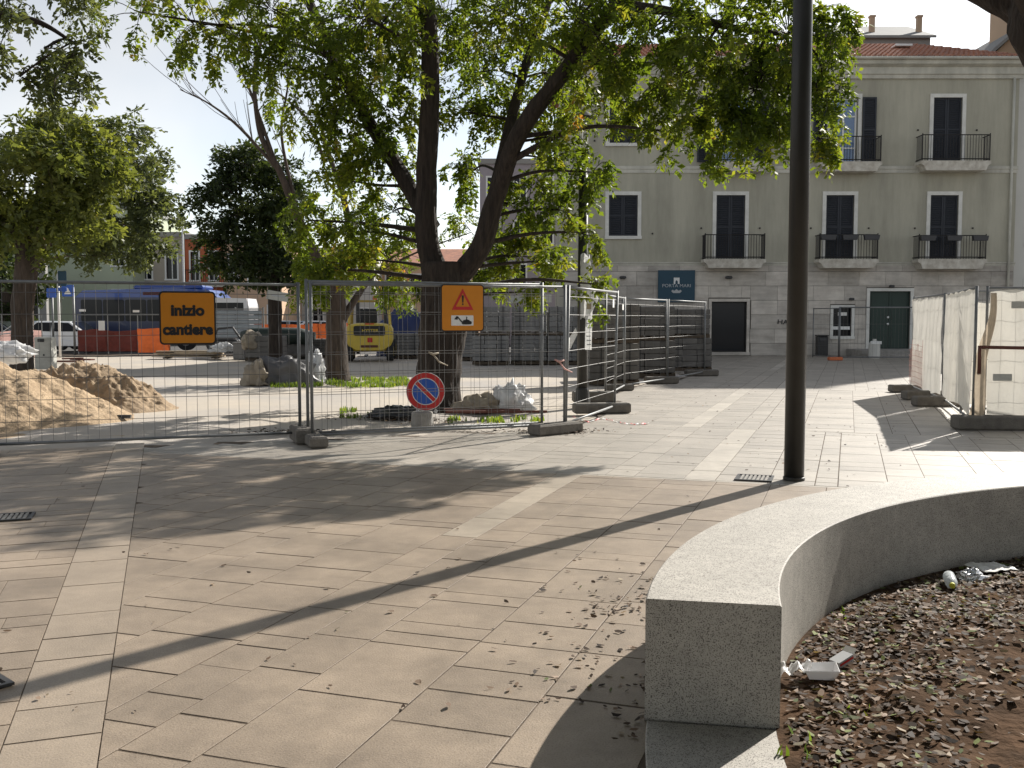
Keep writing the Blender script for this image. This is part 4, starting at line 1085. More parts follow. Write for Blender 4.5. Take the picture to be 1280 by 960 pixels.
def opening_thing(kind, r_, state):
    w = bpy.data.objects.new(kind, None); COL.objects.link(w); w.parent = bld
    surround(w, r_, sill=(kind == 'window'))
    m = MB(); m.bb(r_[0], r_[1], .16, .19, r_[2], r_[3]); m.build('pane', 'glass_blue' if state == 'open' else 'glass', w)
    xm = (r_[0] + r_[1]) / 2
    if state == 'open':
        m = MB()
        for x in (r_[0] + .05, xm, r_[1] - .05): m.bb(x - .035, x + .035, .12, .158, r_[2], r_[3])
        for z in (r_[2] + .6, r_[3] - .75, r_[3] - .05): m.bb(r_[0] + .085, xm - .035, .122, .157, z - .03, z + .03); m.bb(xm + .035, r_[1] - .085, .122, .157, z - .03, z + .03)
        m.build('glazing_frame', 'white', w)
        hw = (r_[1] - r_[0]) / 2
        leaf_shutter(w, r_[0] - .17 - hw, r_[0] - .17, r_[2], r_[3], -.09); leaf_shutter(w, r_[1] + .17, r_[1] + .17 + hw, r_[2], r_[3], -.09)
    else:
        leaf_shutter(w, r_[0] + .005, xm - .006, r_[2], r_[3], .08); leaf_shutter(w, xm + .006, r_[1] - .005, r_[2], r_[3], .08)
    m = MB()   # shutter stays
    for x in (r_[0] - .62, r_[1] + .62): m.box((x, -.02, r_[2] + (.1 if kind == 'window' else 1.25)), (.06, .05, .06))
    m.build('shutter_stay', 'iron', w)
for w in wins: opening_thing('window', rect(*w), 'shut')
for d in doors3 + doors2: opening_thing('balcony_door', rect(*d[:4]), d[4])
def balcony(px0, px1, pyt, pyb, pyr, plants=False):
    x0, x1 = fx(px0, pyt), fx(px1, pyt); zt, zb, zr = fz(pyt), fz(pyb), fz(pyr); D = .72
    t = bpy.data.objects.new('balcony', None); COL.objects.link(t); t.parent = bld
    m = MB(); m.prism([(x0, zt), (x0, zt - .12), (x0 + .12, zt - .2), (x0 + .2, zb), (x1 - .2, zb), (x1 - .12, zt - .2), (x1, zt - .12), (x1, zt)], -D, -.002); m.build('slab', 'balcony_stone', t)
    m = MB(); n = int((x1 - x0) / .115)
    for i in range(n + 1): x = x0 + .05 + (x1 - x0 - .1) * i / n; m.tube([(x, -D + .06, zt), (x, -D + .06, zr)], .011, 4, False)
    for s_ in (x0 + .05, x1 - .05):
        for i in range(1, 6): m.tube([(s_, -D + .06 + .11 * i, zt), (s_, -D + .06 + .11 * i, zr)], .011, 4, False)
    m.build('balusters', 'iron', t, kind='stuff', fix=False)
    m = MB()
    for z in (zr, zt + .08): m.tube([(x0 + .05, -.02, z), (x0 + .05, -D + .06, z), (x1 - .05, -D + .06, z), (x1 - .05, -.02, z)], .022, 6)
    m.tube([(x0 + .05, -D + .06, zt), (x0 + .05, -D + .06, zr + .06)], .025, 6); m.tube([(x1 - .05, -D + .06, zt), (x1 - .05, -D + .06, zr + .06)], .025, 6)
    m.build('handrail', 'iron', t)
    if plants:
        for k in range(3):
            xx = x0 + .35 + (x1 - x0 - .7) * k / 2; m = MB(); m.prism([(xx - .28, zr - .22), (xx + .28, zr - .22), (xx + .32, zr - .02), (xx - .32, zr - .02)], -D - .16, -D + .02); m.build('planter_box', 'steel_dark', t)
balcony(879, 955, 205, 217, 174); balcony(1019, 1095, 205, 217, 174); balcony(1143, 1229, 204, 216, 172)
balcony(876, 952, 325, 336, 295); balcony(1017, 1091, 325, 336, 295, True); balcony(1139, 1224, 325, 337, 296, True)
# ground floor: shop window, green door, small window
def child_empty(name):
    w = bpy.data.objects.new(name, None); COL.objects.link(w); w.parent = bld; return w
r_ = gnd_ops[0]; w = child_empty('shop_window'); surround(w, r_, .12, True, pr=.06, m_='cladding')
m = MB(); m.bb(r_[0], r_[1], .14, .16, r_[2], r_[3]); m.build('pane', 'glass', w)
m = MB(); m.bb(r_[0], r_[0] + .05, .1, .138, r_[2], r_[3]); m.bb(r_[1] - .05, r_[1], .1, .138, r_[2], r_[3]); m.bb(r_[0] + .05, r_[1] - .05, .1, .138, r_[3] - .05, r_[3]); m.bb(r_[0] + .05, r_[1] - .05, .1, .138, r_[2], r_[2] + .05); m.build('frame', 'iron', w)
r_ = gnd_ops[1]; w = child_empty('door'); surround(w, r_, .13, False, pr=.07)
xm = (r_[0] + r_[1]) / 2
for a, b_ in ((r_[0], xm - .008), (xm + .008, r_[1])):
    m = MB(); m.bb(a, b_, .10, .16, r_[2], r_[3])
    for k in range(4): zz = r_[2] + .15 + k * (r_[3] - r_[2] - .2) / 4; m.bb(a + .12, b_ - .12, .085, .1, zz, zz + (r_[3] - r_[2] - .2) / 4 - .12)
    m.build('door_leaf', 'door_green', w)
for dz in (0, .28): m = MB(); m.lathe([(.045, 0), (.05, .02), (.03, .05)], 10, Matrix.Translation((xm - .03, .09, fz(405) + dz)) @ Matrix.Rotation(math.pi / 2, 4, 'X')); m.build('knob', 'white', w)
r_ = gnd_ops[2]; w = child_empty('window'); surround(w, r_, .12, True, pr=.06, m_='trim')
m = MB(); m.bb(r_[0], r_[1], .14, .16, r_[2], r_[3]); m.build('pane', 'glass', w)
m = MB(); m.bb(r_[0] + .25, r_[0] + .62, .11, .138, r_[3] - .32, r_[3] - .18); m.build('sticker', 'paper', w)
step = MB(); step.cbox((fx(1106, 450), -1.0, .15), (3.3, 2.0, .3), .02); step.cbox((fx(1106, 450), -2.12, .075), (3.3, .3, .15), .02); step.build('entrance_step', 'concrete', bld)
# wall fittings
for px, py, nm in ((778, 347, 'spotlight'), (910, 347, 'spotlight'), (1113, 358, 'door_lamp'), (1063, 374, 'camera')):
    m = MB(); m.cbox((fx(px, py), -.16, fz(py)), (.26 if nm == 'spotlight' else .16, .22, .11), .03); m.box((fx(px, py), -.05, fz(py) + .02), (.05, .12, .05)); m.build('wall_lamp', 'steel_dark', bld)
q = (fx(981, 403), -.056, fz(403)); g = text_mesh('graffiti', 'HAV', .27, 'black', bld, q, bold=.004, sx=1.25); g.rotation_euler = (math.pi / 2, .06, 0)
m = MB(); m.bb(fx(1041), fx(1064), -.08, -.058, fz(412), fz(408)); m.build('name_plate', 'white', bld)
# hanging restaurant sign
s = thing('wall_sign', 'dark teal square sign with pale emblem on the stone ground floor', 'sign', (fx(845, 358), BY - .06, fz(358)))
w2 = (fx(868) - fx(822)) / 2; h2 = (fz(338) - fz(378)) / 2
m = MB(); m.bb(-w2, w2, -.08, -.0, -h2, h2); m.build('panel', 'sign_teal', s)
text_mesh('lettering', 'PORTA MARI', .19, 'print_grey', s, (0, -.083, .02), sx=1.1)
m = MB(); m.prism([(-.12, .1), (-.12, .36), (.12, .36), (.12, .1), (.05, .1), (.05, .2), (.0, .26), (-.05, .2), (-.05, .1)], -.086, -.081); m.build('tower_emblem', 'white', s)
m = MB(); m.prism([(-.22, -.2), (-.16, -.14), (-.1, -.19), (0, -.12), (.1, -.19), (.16, -.14), (.22, -.2), (.14, -.28), (-.14, -.28)], -.086, -.081); m.build('crown_emblem', 'print_grey', s)
# dark bin and small things at the facade
t = thing('litter_bin', 'slim black litter bin against the stone wall near the green door', 'bin', (fx(1023.5, 430), BY - .4, 0))
m = MB(); m.cbox((0, 0, .42), (.42, .36, .80), .03); m.build('body', 'black', t); m = MB(); m.cbox((0, 0, .85), (.46, .4, .06), .02); m.build('lid', 'black', t); m = MB(); m.box((0, -.19, .7), (.26, .02, .1)); m.build('slot', 'steel_dark', t)
t = thing('gas_cylinder', 'pale bluish plastic canister standing by the entrance fence', 'canister', (fx(1065, 430), BY - 2.6, .0))
m = MB(); m.lathe([(.2, 0), (.22, .04), (.22, .55), (.16, .66), (.07, .7), (.07, .76)], 14); m.build('body', 'plaster_white', t); m = MB(); m.box((0, -.225, .62), (.4, .01, .12)); m.build('label_plate', 'white', t)

# ================================================================== OTHER BUILDINGS
def simple_house(name, label, x0, x1, Y, z1, depth, m_, cols, floors, roof='flat', roof_m='roof_grey', wm='white', base=-.1, gh=0, lit='glass', skip=()):
    t = thing(name, label, 'building', ((x0 + x1) / 2, Y, 0)); w = (x1 - x0) / 2
    ops = []; fh = (z1 - .4) / floors
    for f_ in range(floors):
        for c_ in range(cols):
            if (f_, c_) in skip: continue
            cx = -w + 2 * w * (c_ + .5) / cols; z0 = f_ * fh + (.9 if f_ else .15); ww = min(1.1, 2 * w / cols * .42); hh = fh - 1.3 if f_ else fh - .8
            ops.append((cx - ww / 2, cx + ww / 2, z0, z0 + hh))
    wall_open(-w, w, base, z1, ops, .2).build('front_wall', m_, t, fix=False)
    mm = MB(); mm.add([(-w, 0, base), (-w, depth, base), (-w, depth, z1), (-w, 0, z1)], [(0, 1, 2, 3)]); mm.add([(w, 0, base), (w, depth, base), (w, depth, z1), (w, 0, z1)], [(3, 2, 1, 0)]); mm.add([(-w, depth, base), (w, depth, base), (w, depth, z1), (-w, depth, z1)], [(3, 2, 1, 0)]); mm.build('side_wall', m_, t, fix=False)
    for (a, b_, c, d) in ops:
        e = bpy.data.objects.new('window', None); COL.objects.link(e); e.parent = t
        mm = MB(); mm.bb(a, b_, .14, .17, c, d); mm.build('pane', lit, e)
        mm = MB(); mm.bb(a - .1, a, -.03, .03, c, d); mm.bb(b_, b_ + .1, -.03, .03, c, d); mm.bb(a - .1, b_ + .1, -.034, .03, d, d + .1); mm.bb(a - .12, b_ + .12, -.07, .03, c - .1, c); mm.bb((a + b_) / 2 - .03, (a + b_) / 2 + .03, .1, .138, c, d); mm.build('frame', wm, e)
    mm = MB()
    if roof == 'flat':
        mm.bb(-w - .12, w + .12, -.14, depth + .1, z1, z1 + .3)
    elif roof == 'gable':
        mm.prism([(-.35, z1), (depth / 2, z1 + gh), (depth + .3, z1), (depth + .3, z1 - .14), (depth / 2, z1 + gh - .16), (-.35, z1 - .14)], -w - .2, w + .2, 'x')
    elif roof == 'gable_front':
        mm.prism([(-w - .3, z1 - .1), (0, z1 + gh), (w + .3, z1 - .1), (w + .3, z1 - .3), (0, z1 + gh - .22), (-w - .3, z1 - .3)], -.3, depth, 'y')
        g_ = MB(); g_.prism([(-w, z1 - .25), (w, z1 - .25), (0, z1 + gh - .2)], .0, .3, 'y'); g_.build('gable', m_, t)
    mm.build('roof', roof_m, t)
    return t
hx = lambda px, Y: PY(px, 350, Y).x
hz = lambda py, Y: PY(640, py, Y).z
simple_house('shaded_house', 'grey house far behind the leaning tree and parked cars', hx(-190, 70), hx(57, 70), 70, hz(300, 70), 9, 'plaster_grey', 7, 2, 'gable', 'tile', gh=1.6)
simple_house('green_house', 'pale green plastered house behind the left-hand trees', hx(60, 62), hx(166, 62), 62, hz(262, 62), 9, 'plaster_green', 3, 2, 'flat', skip=((1, 0), (1, 1), (0, 0), (0, 1)))
t = simple_house('beige_house', 'greyish beige house between the green and the orange house', hx(167, 64), hx(231, 64), 64, hz(296, 64), 9, 'plaster_beige', 2, 2, 'flat', 'plaster_grey')
t = simple_house('orange_house', 'brick orange house with white window and small balcony', hx(232, 64), hx(279, 64), 64, hz(299, 64), 9, 'plaster_orange', 2, 2, 'flat', 'plaster_grey')
w = bpy.data.objects.new('balcony', None); COL.objects.link(w); w.parent = t
m = MB(); m.bb(-1.1, 1.6, -.8, 0, hz(357, 64) - .1, hz(357, 64)); m.build('slab', 'balcony_stone', w); m = MB()
for i in range(20): x = -1.08 + 2.66 * i / 19; m.tube([(x, -.75, hz(357, 64)), (x, -.75, hz(357, 64) + .95)], .014, 4, False)
m.tube([(-1.08, -.75, hz(357, 64) + .95), (1.58, -.75, hz(357, 64) + .95)], .03, 5); m.build('railing', 'iron', w)
simple_house('peach_house', 'peach plastered house behind the dark round tree', hx(280, 64), hx(352, 64), 64, hz(303, 64), 9, 'plaster_peach', 3, 2, 'flat', 'plaster_grey')
simple_house('cream_house', 'cream house glimpsed between the dark tree and the forklift', hx(354, 70), hx(468, 70), 70, hz(315, 70), 9, 'plaster_white', 4, 2, 'flat', 'plaster_grey')
simple_house('pink_house', 'low pinkish house half hidden by the thick tree trunk', hx(474, 74), hx(596, 74), 74, hz(330, 74), 9, 'plaster_peach', 4, 2, 'gable', 'tile', gh=1.4)
simple_house('lilac_house', 'lilac grey house seen through the foliage beside the town house', hx(600, 60), hx(700, 60), 60, hz(205, 60), 9, 'plaster_lilac', 3, 4, 'flat', 'plaster_grey')
simple_house('white_house', 'white house rising to the right of the olive grey house', BX1 + .06, BX1 + 7, BY + .4, fz(88), 9, 'plaster_white', 3, 3, 'flat', 'roof_grey')
t = simple_house('rear_apartments', 'grey apartment block with chimneys behind the tiled roof', PY(1052, 50, 58).x, PY(1163, 50, 58).x, 58, PY(640, 46, 58).z, 8, 'plaster_grey', 3, 5, 'gable', 'roof_grey', gh=PY(640, 33, 62).z - PY(640, 46, 58).z)
for px in (1073, 1091, 1150): x = PY(px, 30, 59).x - t.location.x; m = MB(); m.bb(x - .13, x + .13, 1, 1.3, PY(640, 46, 58).z - .2, PY(640, 21, 59).z); m.bb(x - .17, x + .17, .96, 1.34, PY(640, 21, 59).z, PY(640, 21, 59).z + .1); m.build('chimney', 'plaster_tan', t)
simple_house('tan_gable_house', 'tan house gable rising behind the white house', PY(1226, 70, 56).x, PY(1330, 70, 56).x, 56, PY(640, 78, 56).z, 9, 'plaster_tan', 2, 5, 'gable_front', 'roof_grey', gh=2.2)
simple_house('tall_block', 'tall block of flats standing right of the white house', 27.6, 31, 50, 23.4, 9, 'plaster_tan', 2, 7, 'flat', 'roof_grey')

# ================================================================== STREET: BUS, CARS, SIGNS
YB = 50.0
t = thing('city_bus', 'blue city bus with dark windows parked behind the red netting', 'bus', (PY(196, 400, YB).x, YB, 0), 0.0)
L2 = (PY(285, 370, YB).x - PY(108, 370, YB).x) / 2
m = MB(); m.prism([(-L2, .4), (L2 - .1, .4), (L2, 1.2), (L2 - .15, 2.6), (L2 - .5, 2.78), (-L2 + .25, 2.82), (-L2, 2.6)], -1.2, 1.2); m.build('body', 'bus_dark', t)
m = MB(); m.prism([(-L2 + .03, 2.58), (L2 - .12, 2.58), (L2 - .55, 2.95), (L2 - 2.2, 3.04), (-L2 + 3.2, 3.0), (-L2 + .4, 2.92)], -1.24, 1.24); rf_ = m.build('roof', 'bus_blue', t)
m = MB(); m.cbox((.9, 0, 3.08), (3.4, 1.7, .2), .08); m.build('roof_unit', 'bus_blue', rf_)
m = MB(); m.bb(-.2, 1.5, -1.26, -1.245, 2.7, 2.84); m.build('route_stripe', 'net_red', rf_)
for k in range(6):
    x0 = -L2 + .25 + k * (2 * L2 - .6) / 6; m = MB(); m.prism(rrect((2 * L2 - .6) / 6 - .06, 1.05, .08, 3, x0 + (2 * L2 - .6) / 12, 1.95), -1.225, -1.2); m.build('window', 'glass', t)
for x in (-L2 + 1.4, L2 - 1.7):
    m = MB(); m.tube([(x, -1.22, .48), (x, -.95, .48)], .48, 20); wh = m.build('wheel', 'rubber', t); m = MB(); m.tube([(x, -1.235, .48), (x, -1.0, .48)], .26, 14); m.build('rim', 'galv', wh)
m = MB(); m.bb(L2 - .2, L2 - .02, -1.0, 1.0, .6, .75); m.build('bumper', 'black', t)
def car(label, X, Y, rz, paint):
    t = thing('parked_car', label, 'car', (X, Y, 0), rz, 'cars along the street')
    side = [(-2.0, .32), (2.0, .32), (2.08, .55), (1.98, .80), (1.15, .95), (.45, 1.42), (-1.1, 1.45), (-1.75, 1.02), (-2.02, .92), (-2.08, .55)]
    m = MB(); k = len(side)
    for y, sc in ((-.84, .0), (-.78, 1), (.78, 1), (.84, 0)):
        for (x, z) in side:
            inw = .16 * max(0, (z - .9) / .5)
            m.v.append((x * (.985 if sc == 0 else 1), (y + (inw if y < 0 else -inw)), z if sc else .34 + (z - .34) * .97))
    for i in range(3):
        for j in range(k): m.f.append((i * k + j, i * k + (j + 1) % k, (i + 1) * k + (j + 1) % k, (i + 1) * k + j)); m.mi.append(0)
    m.f += [tuple(range(k)), tuple(3 * k + j for j in range(k))]; m.mi += [0, 0]
    m.build('body', paint, t)
    for sgn in (-1, 1):
        m = MB()
        for pl in ([(.95, .98), (.40, 1.36), (-.28, 1.38), (-.28, .98)], [(-.36, .98), (-.36, 1.38), (-1.05, 1.37), (-1.5, 1.0)]):
            vs = [(x, sgn * (.855 - .16 * max(0, (z - .9) / .5)), z) for x, z in pl]; m.add(vs, [(0, 1, 2, 3)])
        m.build('side_window', 'glass', t, fix=False)
        m = MB(); m.box((1.98, sgn * .6, .72), (.14, .34, .14)); m.build('headlight', 'glass_blue', t)
        m = MB(); m.box((-2.0, sgn * .62, .85), (.1, .24, .18)); m.build('tail_light', 'red', t)
    m = MB(); m.add([(1.10, -.66, .985), (1.10, .66, .985), (.49, .58, 1.41), (.49, -.58, 1.41)], [(0, 1, 2, 3)]); m.build('windscreen', 'glass', t, fix=False).location = (.015, 0, .012)
    for x in (-1.28, 1.3):
        for y in (-.80, .80):
            m = MB(); m.tube([(x, y - .1, .31), (x, y + .1, .31)], .31, 18); wh = m.build('wheel', 'rubber', t); m = MB(); m.tube([(x, y - .11, .31), (x, y + .11, .31)], .19, 12); m.build('rim', 'galv', wh)
    return t
car('white car with its bonnet pointing along the red netting', PY(84, 400, 46).x, 46, -.05, 'car_white')
car('dark car parked beyond the left-hand tree trunk', PY(-8, 400, 47).x, 47, .1, 'car_dark')
car('silver car half hidden beside the sign poles', PY(52, 400, 49.5).x, 49.5, .0, 'car_silver')
car('pale silver car showing above the orange netting', PY(372, 400, 54).x, 54, .05, 'car_silver')
car('white car glimpsed between the two tree trunks by the forklift', PY(412, 400, 52).x, 52, .0, 'car_white')
def sign_pole(px, Y, h, label, boards, m_='white'):
    t = thing('sign_pole', label, 'sign', (PY(px, 400, Y).x, Y, 0)); MB().tube([(0, 0, 0), (0, 0, h)], .05, 8).build('pole', m_, t, smooth=True)
    for (dx, z, w, hh, mm_) in boards:
        m = MB(); m.prism(rrect(w, hh, .04, 2, dx, z), -.075, -.05); o = m.build('sign_plate', mm_, t)
    return t
sign_pole(74, 40, 3.45, 'white pole with stacked teal and blue street signs', [(.2, 3.15, .34, .6, 'sign_teal'), (.2, 2.72, .34, .16, 'sign_blue')])
s = sign_pole(92.5, 43, 2.9, 'grey pole with blue square pedestrian crossing sign', [(-.2, 2.75, .5, .5, 'sign_blue')], 'galv')
m = MB(); m.prism(tri(.3, .28, 2.74), -.084, -.076); o = m.build('white_triangle', 'white', s); o.location.x = -.2
sign_pole(66, 45, 2.9, 'slim grey pole with small round blue sign', [(0, 2.7, .42, .42, 'sign_blue')], 'galv')
t = thing('flag_pole', 'tall thin white pole in front of the orange house', 'pole', (PY(230, 360, 58).x, 58, 0)); MB().tube([(0, 0, 0), (0, 0, PY(230, 272, 58).z)], .06, 8).build('pole', 'white', t); m = MB(); m.lathe([(.09, 0), (.1, .06), (.03, .12)], 8, Matrix.Translation((0, 0, PY(230, 272, 58).z))); m.build('finial', 'white', t)

# ================================================================== TREES
def frond_template(kind):
    """quads of one spray of leaves, unit length along +X"""
    V = []
    if kind == 'pinnate':
        n = 6
        for i in range(n):
            x = .18 + .72 * i / (n - 1); L = .40 * (1 - .35 * abs(i / (n - 1) - .4)) * (.85 + .3 * ((i * 7) % 5) / 5); w = .16
            for s in (-1, 1):
                d = np.array([.5, s * .85, -.18]); d /= np.linalg.norm(d); q = np.array([d[1], -d[0], 0]) * s; q /= np.linalg.norm(q)
                b0 = np.array([x, 0, -.25 * x * x]); V += [b0, b0 + d * L * .5 + q * w * .5 + [0, 0, .03], b0 + d * L, b0 + d * L * .5 - q * w * .5 + [0, 0, .03]]
        b0 = np.array([.92, 0, -.21]); V += [b0, b0 + [.18, .06, -.04], b0 + [.36, 0, -.14], b0 + [.18, -.06, -.04]]
    else:
        r = np.random.default_rng(5)
        n = 10
        for i in range(n):
            x = .1 + .85 * i / (n - 1); a = r.uniform(-1.3, 1.3) + (1 if i % 2 else -1) * .5; e = r.uniform(-.6, .5)
            d = np.array([math.cos(a) * math.cos(e), math.sin(a) * math.cos(e), math.sin(e)]); q = np.cross(d, [0, 0, 1]); q /= np.linalg.norm(q); q = q * .8 + np.array([0, 0, r.uniform(-.6, .6)])
            L = r.uniform(.28, .42); w = L * .45; b0 = np.array([x, 0, -.15 * x * x]); V += [b0, b0 + d * L * .5 + q * w * .5, b0 + d * L, b0 + d * L * .5 - q * w * .5]
    return np.array(V)
TPL = {k: frond_template(k) for k in ('pinnate', 'broad')}
def sprays(pos, dirs, scale, kind, tint, r):
    """place the spray template at each position"""
    T = TPL[kind]; N = len(pos)
    d = dirs / np.linalg.norm(dirs, axis=1, keepdims=True)
    up = np.tile([0, 0, 1.], (N, 1)) + r.normal(0, .45, (N, 3))
    s = np.cross(up, d); s /= np.linalg.norm(s, axis=1, keepdims=True) + 1e-9
    n = np.cross(d, s)
    P = pos[:, None, :] + scale[:, None, None] * (T[None, :, 0:1] * d[:, None, :] + T[None, :, 1:2] * s[:, None, :] + T[None, :, 2:3] * n[:, None, :])
    q = len(T) // 4
    Q = P.reshape(N, q, 4, 3); s4 = scale[:, None, None]
    tw_ = r.normal(0, .075, (N, q, 3)) * s4; si = r.normal(0, .045, (N, q, 3)) * s4; mv = r.normal(0, .05, (N, q, 3)) * s4
    Q[:, :, 2] += tw_; Q[:, :, 1] += si + tw_ * .5; Q[:, :, 3] += -si + tw_ * .5; Q += mv[:, :, None, :]
    V = Q.reshape(-1, 3)
    F = np.arange(len(V)).reshape(-1, 4)
    t = np.repeat(tint, q) + r.normal(0, .06, N * q)
    return V, F, np.clip(t, 0, 1)
def tree(name, label, base, stems, clumps, leaf, kind='pinnate', size=.34, per=90, bark='bark', seed=1, droop=.9, twig_r=.006, flake=True, trunk_n=18, bare=()):
    r = np.random.default_rng(seed); rr = random.Random(seed)
    base = Vector(base)
    t = thing(name, label, 'tree', base)
    tr = MB(); sk = []
    for pts, r0, r1 in stems:
        cp = catmull([Vector(p) - base for p in pts], 12); n = len(cp)
        rad = []
        for i, p in enumerate(cp):
            u = i / (n - 1); q = r0 + (r1 - r0) * u
            if p.z < .5 and r0 > .12: q *= 1 + .55 * max(0, (.5 - p.z)) ** 1.3
            rad.append(q * (1 + .07 * fbm(p.x * 2 + seed, p.y * 2, p.z * 1.3)))
        nn = trunk_n if r0 > .12 else 8
        so_ = rr.random() * 9
        tr.tube(cp, rad, nn, True, rfun=(lambda i, j: 1 + (.13 if r0 > .12 else .05) * mnoise.noise(Vector((9 * math.cos(j * 2 * math.pi / nn) * r0 / .4, 9 * math.sin(j * 2 * math.pi / nn) * r0 / .4, i * .16 + so_))) + .06 * mnoise.noise(Vector((2 * math.cos(j * 2 * math.pi / nn), 2 * math.sin(j * 2 * math.pi / nn), i * .3 + so_)))))
        for i, p in enumerate(cp): sk.append((p, rad[i]))
    tw = MB(); P = []; D = []
    for cl in clumps:
        c, rad3, dens = Vector(cl[0]) - base, cl[1], cl[2]
        rad3 = (rad3,) * 3 if not isinstance(rad3, tuple) else rad3
        # limb from the nearest stem point below
        best = min(sk, key=lambda s_: (s_[0] - c).length + .9 * max(0, s_[0].z - c.z + .2))
        p0 = best[0]; mid = (p0 + c) / 2 + Vector((rr.uniform(-.1, .1), rr.uniform(-.1, .1), rr.uniform(-.03, .12))) * (c - p0).length
        br = catmull([p0, mid, c], 6); b0 = min(best[1] * .6, .015 + .016 * (c - p0).length); tr.tube(br, [b0 + (.012 - b0) * i / (len(br) - 1) for i in range(len(br))], 6, True)
        nf = int(per * dens); nt = max(3, int(nf / 9))
        for k in range(nt):
            v = Vector(r.normal(0, 1, 3)); v.normalize(); v *= r.uniform(.35, 1.0) ** .5
            e = c + Vector((v.x * rad3[0], v.y * rad3[1], v.z * rad3[2]))
            st = c + (e - c) * .08 if k % 3 else p0.lerp(c, .75)
            m_ = (st + e) / 2 + Vector((0, 0, .12 * (e - st).length))
            e2 = e - Vector((0, 0, droop * .22))
            tp = catmull([st, m_, e, e2 + (e - m_) * .15], 3)
            tw.tube(tp, [twig_r * 1.6 + (twig_r * .5 - twig_r * 1.6) * i / (len(tp) - 1) for i in range(len(tp))], 3, False)
            for q in range(9):
                u = .25 + .75 * (q + r.random()) / 9; f_ = u * (len(tp) - 1); i = min(int(f_), len(tp) - 2)
                pp = tp[i].lerp(tp[i + 1], f_ - i); ax = (tp[i + 1] - tp[i]).normalized()
                a = r.uniform(0, 6.283); o_ = Vector((math.cos(a), math.sin(a), r.uniform(-.5, .25))); dd = o_ + ax * .7 - Vector((0, 0, droop * r.uniform(.1, .8)))
                P.append(tuple(pp)); D.append(tuple(dd))
    for pts, r0 in bare:       # leafless twigs
        cp = catmull([Vector(p) - base for p in pts], 6); n = len(cp); tr.tube(cp, [r0 * (1 - .8 * i / (n - 1)) for i in range(n)], 6, True)
        for k in range(13):
            i = rr.randrange(n // 4, n - 1); d_ = (cp[i + 1] - cp[i]).normalized(); s_ = d_ + Vector((rr.uniform(-.8, .8), rr.uniform(-.8, .8), rr.uniform(-.2, .8))); L = rr.uniform(.5, 1.2)
            tw.tube(catmull([cp[i], cp[i] + s_ * L * .5, cp[i] + s_ * L + Vector((0, 0, .15))], 3), [.012, .011, .010, .009, .008, .007, .006], 3, False)
    tr.build('trunk', bark, t, smooth=True, fix=False)
    tw.build('twigs', bark, t, kind='stuff', fix=False)
    P = np.array(P); D = np.array(D); N = len(P)
    sc = size * r.uniform(.7, 1.25, N)
    big = np.array([fbm(p[0] * .9 + seed, p[1] * .9, p[2] * .9, 2) for p in P])
    tint = np.clip(.42 + .35 * big + r.normal(0, .14, N), 0, 1)
    V, F, tt = sprays(P, D, sc, kind, tint, r)
    o = link('crown', fast_mesh('crown', V, F, tt), leaf, t)
    return t
def C(px, py, Y, rad, dens): return (PY(px, py, Y), rad, dens)
# the big tree by the fence: three stems from one thick fork
TB = G(546, 511)
TY = TB.y
S = lambda px, py, dY=0: PY(px, py, TY + dY)
stems = [([TB + Vector((0, 0, -.1)), S(548, 470), S(553, 420), S(556, 370), S(556, 328)], .38, .38),
         ([S(549, 350), S(534, 300, .1), S(533, 220, .1), S(538, 120, 0), S(535, 20, -.1), S(525, -70, -.3), S(515, -160, -.5)], .215, .10),
         ([S(566, 355), S(600, 310, -.2), S(622, 240, -.3), S(650, 165, -.6), S(705, 90, -.9), S(770, 5, -1.2), S(840, -80, -1.6)], .195, .09),
         ([S(608, 290, -.1), S(632, 180, .5), S(655, 90, .9), S(690, -10, 1.2)], .125, .06),
         ([S(540, 285, .2), S(500, 215, .5), S(460, 150, .9), S(425, 80, 1.2), S(385, 0, 1.4), S(360, -60, 1.5)], .15, .06),
         ([S(528, 30, -.1), S(480, -40, -.8), S(400, -110, -1.6)], .1, .05),
         ([S(770, 5, -1.2), S(840, 15, -1.6), S(920, 35, -2.0), S(1000, 45, -2.3)], .09, .03)]
